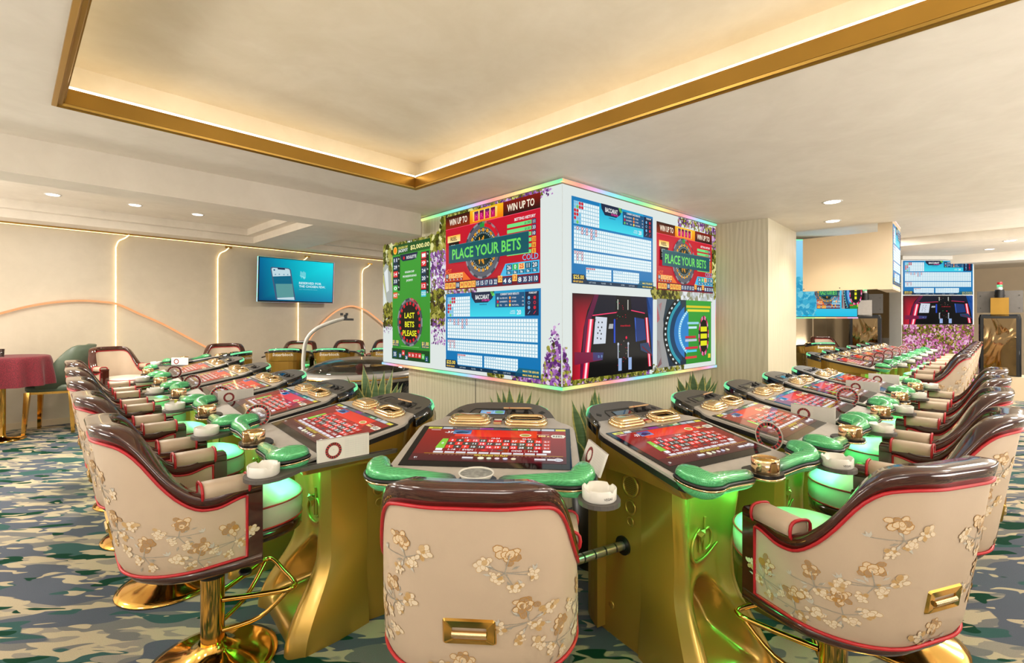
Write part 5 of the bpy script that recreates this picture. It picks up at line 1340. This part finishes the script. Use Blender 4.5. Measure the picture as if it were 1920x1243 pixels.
m = M(); m.tube([G(u, 8.665, 2.585) for u in np.linspace(-5, 6.5, 24)], .005, 6)
tag(m.build('cove_light_strip', 'led_warm'), 'long warm light strip along the top of the left wall', 'light strip')
t = thing('wall_television', 'wall television with a turquoise screen and a glowing rainbow edge', 'television', G(2.85, 8.52, 1.68))
tilt = .05
ex, ey = BU, (EZ * .75 - AV * tilt).normalized(); ez = ex.cross(ey)
mt = Matrix(((ex.x, ey.x, ez.x, 0), (ex.y, ey.y, ez.y, 0), (ex.z, ey.z, ez.z, 0), (0, 0, 0, 1)))
m = M(); m.box(0, 0, -.05, 1.30, .75, 0); m.build('case', 'black', t, mt)
c = CV(1.27, .715, .0003); art_tv(c); c.build('screen', 'disp', t, mt @ Vector((.015, .022, .002)), ex, ey)
m = M(); n = 10
def edge(p, q, cols):
    for k in range(n):
        a, b = Vector(p).lerp(Vector(q), k / n), Vector(p).lerp(Vector(q), (k + 1) / n)
        dv = Vector((0, 0, -.045)); m.add([mt @ a, mt @ b, mt @ (b + dv), mt @ (a + dv)], [(0, 1, 2, 3)], False, cols[k % len(cols)])
TVC = [(.4, .9, .8), (.5, .8, 1), (.6, .65, 1), (.8, .6, 1), (1, .6, .8)]
edge((-.004, -.004, 0), (1.304, -.004, 0), TVC); edge((-.004, .754, 0), (1.304, .754, 0), [(.3, .95, .6), (.4, .9, .7), (1, .8, .4)]); edge((-.004, 0, 0), (-.004, .75, 0), [(.5, .8, 1), (.4, .95, .8)]); edge((1.304, 0, 0), (1.304, .75, 0), [(1, .5, .6), (.8, .6, 1)])
m.build('glow_edge', 'trimled', t)
m = M(); m.box(.55, .3, -.17, .75, .5, -.05); m.build('wall_bracket', 'black', t, mt)

# ------------------------------------------------------------------ bar table and green chairs at the left
t = thing('cloth_table', 'round tall table under a crimson velvet cloth by the left wall', 'table', (-5.86, 5.50, 0))
m = M(); m.lathe([(.20, 0), (.20, .015), (.04, .03), (.03, .06), (.03, .93), (.36, .94), (.38, .955), (.36, .958)], 32); m.build('pedestal', 'goldmetal', t)
m = M(); n = 96; rings = []
for z, r, amp in ((.630, .44, .030), (.70, .435, .028), (.80, .425, .020), (.90, .415, .010), (.94, .408, .004), (.955, .400, .001), (.962, .385, 0), (.963, .2, 0), (.963, .01, 0)):
    rings.append([((r + amp * math.cos(13 * a_)) * math.cos(a_), (r + amp * math.cos(13 * a_)) * math.sin(a_), z) for a_ in [2 * math.pi * j / n for j in range(n)]])
m.loft(rings, True, False); cl = m.build('tablecloth', 'velvet', None); cl.location = (-5.86, 5.50, 0); tag(cl, 'crimson velvet cloth hanging in folds over the round table', 'tablecloth')
m = M(); m.lathe([(.025, 0), (.03, .09), (.027, .09), (.022, .005), (0, .005)], 16); g = m.build('water_glass', 'glass'); g.location = (-5.80, 5.43, .963); tag(g, 'small glass standing on the crimson table cloth', 'glass')
def green_chair(x, y, th, label):
    t = thing('lounge_chair', label, 'chair', (x, y, 0), -R(th), 'green leather chairs')
    m = M(); sq = lambda k, z: [(px * k, py * k, z) for px, py in rrect(.50, .48, .12, 6)]
    m.loft([sq(.94, .515), sq(1, .53), sq(1.0, .57), sq(.95, .592), sq(.8, .60), sq(.1, .603)], True, True); m.build('seat', 'greenleather', t)
    # wrap-around backrest
    rings = []; N = 26
    for i in range(N + 1):
        a = lerp(-1.0, 1.0, i / N); aa = a * R(112); px, py = .255 * math.sin(aa), -.235 * math.cos(aa) + .02
        top = lerp(1.07, .66, sstep(.38, 1.0, abs(a))); lean = .09 * (1 - abs(a))
        q = Vector((math.sin(aa), -math.cos(aa), 0))
        def pt(z, o): f = (z - .55) / .5; return Vector((px, py, z)) + q * (o + f * .07) + Vector((0, -lean * f, 0))
        rings.append([pt(.55, .018), pt(lerp(.55, top, .5), .024), pt(top - .01, .018), pt(top, .0), pt(top - .01, -.018), pt(lerp(.55, top, .5), -.024), pt(.55, -.018)])
    m = M(); m.loft(rings, True, True); m.build('backrest', 'greenleather', t)
    m = M()
    for s1, s2 in (((-1, -1), (1, -1)), ((1, -1), (1, 1)), ((1, 1), (-1, 1)), ((-1, 1), (-1, -1))):
        m.box(min(s1[0], s2[0]) * .20 - .012, min(s1[1], s2[1]) * .20 - .012, .485, max(s1[0], s2[0]) * .20 + .012, max(s1[1], s2[1]) * .20 + .012, .516)
    m.build('seat_rail', 'goldmetal', t)
    for sx in (-1, 1):
        for sy in (-1, 1):
            m = M(); m.loft([[(sx * .235 + dx * .016, sy * .225 + dy * .016, 0) for dx, dy in ((-1, -1), (1, -1), (1, 1), (-1, 1))], [(sx * .200 + dx * .026, sy * .200 + dy * .026, .515) for dx, dy in ((-1, -1), (1, -1), (1, 1), (-1, 1))]], True, True, False); m.build('leg', 'goldmetal', t)
    return t
green_chair(-5.70, 5.98, -118, 'green leather chair with gold legs right of the crimson table')
green_chair(-5.90, 4.98, -20, 'green leather chair cut by the picture edge, in front of the crimson table')

# ------------------------------------------------------------------ right side: second island and what stands beyond
for k in range(6):
    x, y = 4.06 + .52 * k, 5.66 + .505 * k; d = '%s far-island console from the aisle' % ordn(k)
    set_console(x, y, -46, .88, 'gold betting console, ' + d, 'the ' + d, [('disc', -.08)], cup=None, lamp=(k < 2), group='consoles of the far island')
for k in range(6):
    x, y = 4.50 + .52 * k, 5.24 + .505 * k
    set_chair(x, y, -48, 'cream embroidered chair, %s of the far right row from the aisle' % ordn(k), 'chairs of the far island')
for k, (x, y, th, o_n) in enumerate(((4.25, 8.1, 165, 'nearer'), (5.55, 8.95, 180, 'farther'))):
    set_console(x, y, th, .95, 'gold betting console seen from the back beyond the pillar, the %s one' % o_n, 'back console beyond the pillar', None, ash=False, cup=None, lamp=False, group='consoles of the far island')
for k, (x, y, th, o_n) in enumerate(((4.75, 8.75, 170, 'nearer the pillar'), (6.25, 9.35, 180, 'nearer the tall mirror panel'))):
    set_chair(x, y, th, 'pale chair back beyond the far island, ' + o_n, 'chairs of the far island')
# hanging display cabinet
t = thing('hanging_display', 'beige-backed display box hanging from the ceiling right of the pillar', 'display', G(6.22, .545, 1.70))
lo = lambda u, v, z: BU * u + AV * v + EZ * z
def lbox(mm, u0, v0, z0, u1, v1, z1):
    p = [lo(u, v, z) for z in (z0, z1) for u, v in ((u0, v0), (u1, v0), (u1, v1), (u0, v1))]
    mm.add(p, [(0, 3, 2, 1), (4, 5, 6, 7), (0, 1, 5, 4), (1, 2, 6, 5), (2, 3, 7, 6), (3, 0, 4, 7)])
m = M(); lbox(m, 0, 0, 0, .80, .12, .735); m.build('cabinet', 'beige_panel', t)
m = M(); lbox(m, 0, .12, .005, .03, .80, .60); m.build('back_panel', 'beige_panel', t)
for v_, z_ in ((.79, .03), (.45, .03)):
    m = M(); m.lathe([(.006, 0), (.006, .003), (0, .004)], 8); m.build('screw', 'bead', t, Matrix.Translation(lo(-.002, v_, z_)) @ Matrix.Rotation(R(-90), 4, BU.cross(EZ)))
c = CV(.76, .62, .0003); art_baccarat(c); c.build('display', 'disp', t, lo(.02, -.003, .055), BU, EZ)
m = M()
for z in (.012, .722):
    for k in range(8): m.add([lo(.1 * k, -.004, z), lo(.1 * k + .1, -.004, z), lo(.1 * k + .1, -.004, z + .012), lo(.1 * k, -.004, z + .012)], [(0, 1, 2, 3)], False, [(1, .6, .8), (1, .8, .6)][k % 2])
m.build('light_trim', 'trimled', t)
# second video column facing the viewer
X0, X1, YY = 7.60, 8.95, 9.30
t = thing('video_column', 'video column with two boards above a wall of pink blossom', 'video wall', (X0, YY, 0))
m = M(); m.box(-.03, .0, 0, X1 - X0 + .03, .30, 2.54); m.build('cabinet', 'white', t)
m = M(); m.box(-.03, -.03, 2.545, X1 - X0 + .12, .30, 2.615); m.build('cornice', 'white', t)
W_ = X1 - X0
c = CV(W_, .66); art_baccarat(c); c.build('display', 'disp', t, (0, -.008, 1.86), (1, 0, 0), EZ)
c = CV(W_, .56); art_cam(c); c.build('display', 'disp', t, (0, -.008, 1.285), (1, 0, 0), EZ)
c = CV(W_ + .04, 1.26); c.rect(0, 0, 1, 1, S(110, 92, 48)); c.up()
for k in range(9): blossoms(c, 0, 0, 1, 1, 260, [OLIV + PINK, PINK, PINK + [S(120, 96, 40), S(160, 120, 50)], OLIV + [S(180, 150, 60)]][k % 4], .012, .035)
for k in range(26):
    x, y = rnd.random(), rnd.random(); blossoms(c, max(0, x - .10), max(0, y - .07), min(1, x + .10), min(1, y + .07), 34, PINK + [S(240, 196, 222)], .012, .028)
c.build('display', 'disp', t, (-.02, -.008, .02), (1, 0, 0), EZ)
# blue screen behind the far island
t = thing('far_video_screen', 'sky blue video screen with a red game board beyond the pillar', 'display', (4.17, 7.10, 1.42))
m = M(); m.box(0, .0, 0, .96, .1, 1.15); m.build('cabinet', 'black', t)
c = CV(.94, 1.13); c.rect(0, 0, 1, 1, S(150, 214, 244), S(20, 190, 226)); c.up(); blossoms(c, 0, .5, .34, .98, 260, [S(60, 170, 204), S(40, 150, 190), S(110, 196, 216)], .02, .06)
c.sub(art_roulette, .36, .44, .36, .46); c.sub(art_dial, .74, .44, .26, .46); c.build('display', 'disp', t, (.01, -.003, .01), (1, 0, 0), EZ)
m = M()
for z in (-.02, 1.135):
    for k in range(6): m.add([(k * .16, -.01, z), (k * .16 + .16, -.01, z), (k * .16 + .16, -.01, z + .018), (k * .16, -.01, z + .018)], [(0, 1, 2, 3)], False, hue(k))
m.build('light_trim', 'trimled', t)
# tall mirrored partition
t = thing('mirror_partition', 'tall bronze mirror partition beyond the far island', 'partition', (4.6, 10.3, 0))
m = M(); m.box(0, 0, 0, 3.75, .08, 2.25); m.build('frame', 'beige_panel', t)
for k in range(4):
    m = M(); m.box(.03 + k * .93, -.012, .08, .03 + k * .93 + .90, 0, 2.2); m.build('mirror_panel', 'pale_mirror', t)
m = M(); m.box(3.36, -.02, .72, 3.50, -.013, .98); m.build('notice', 'card', t)
# slot machines seen from the back
def slot(x, y, label, goldb):
    t = thing('slot_machine', label, 'slot machine', (x, y, 0), -math.atan2(x, y), 'slot machines at the back')
    t.scale = (.66, .8, 1)
    m = M(); m.box(-.46, -.02, 0, .46, .70, .40); m.build('stand', 'beige_panel', t)
    m = M(); m.loft([[(px, py, z) for px, py in rrect(.80 * k, .5, .06, 4, 0, .28)] for k, z in ((1, .40), (1, 1.40), (.94, 1.47))], True, True, False); m.build('cabinet', 'gloss', t)
    m = M(); m.box(-.36, .01, .41, .36, .03, 1.44); bz = m.build('bezel', 'black', t)
    m = M(); m.box(-.30, .0, .42, .30, .012, 1.40); m.build('mirror_panel', 'mirror', bz)
    m = M(); m.box(-.43, .10, 1.50, -.02, .18, 1.88); m.box(.02, .10, 1.50, .43, .18, 1.88); m.box(-.03, .12, 1.55, .03, .20, 1.85); mo = m.build('monitor', 'darkgrey', t)
    for sx in (-1, 1):
        for dx in (.10, .36):
            for z in (1.58, 1.80): m = M(); m.box(sx * dx - .008, .094, z - .008, sx * dx + .008, .10, z + .008); m.build('screw', 'bead', mo)
    m = M(); m.box(-.17, .03, 1.44, .17, .06, 1.76); m.build('bracket', 'gold_trim' if goldb else 'grey', t)
    m = M(); m.lathe([(.09, 1.76), (.09, 1.90)], 16, (0, .10, 0)); m.build('neck', 'black', t)
    for k, mt_ in enumerate(('white', 'green_led_top', 'piping')):
        m = M(); m.lathe([(.05, 1.90 + k * .045), (.055, 1.92 + k * .045), (.05, 1.943 + k * .045)], 14, (0, .10, 0)); m.build('signal_lamp', mt_, t)
slot(8.46, 8.30, 'black slot machine with gold bracket and tall bronze mirror back', True)
slot(6.95, 9.42, 'black slot machine with grey bracket behind the far island chairs', False)
t = thing('far_display', 'small turquoise screen at the far right picture edge', 'display', (12.3, 11.9, 1.45))
m = M(); m.box(0, 0, 0, .8, .08, .75); m.build('case', 'black', t)
c = CV(.76, .71, .0004); art_baccarat(c); c.build('display', 'disp', t, (.02, -.004, .02), (1, 0, 0), EZ)

# lit mini screen of the corner console
CC = [o for o in bpy.data.objects if o.get('label', '').startswith('gold betting console at the corner')][0]
c = CV(.115, .040, .0002); c.rect(0, 0, 1, 1, S(96, 150, 206), S(150, 190, 226)); c.up(); c.rect(.25, .55, .43, .9, S(214, 110, 80)); c.rect(.08, .22, .48, .36, S(206, 206, 150)); c.circ(.78, .5, .42, S(110, 170, 120), 12, 1.3); c.rect(.55, .05, .57, .95, S(190, 216, 236)); c.up()
c.build('mini_display', 'disp', CC, (-.096, .336 * CT, ZS + .305 * ST + .031 * .225 + .0026), (1, 0, 0), (0, CT, .225))
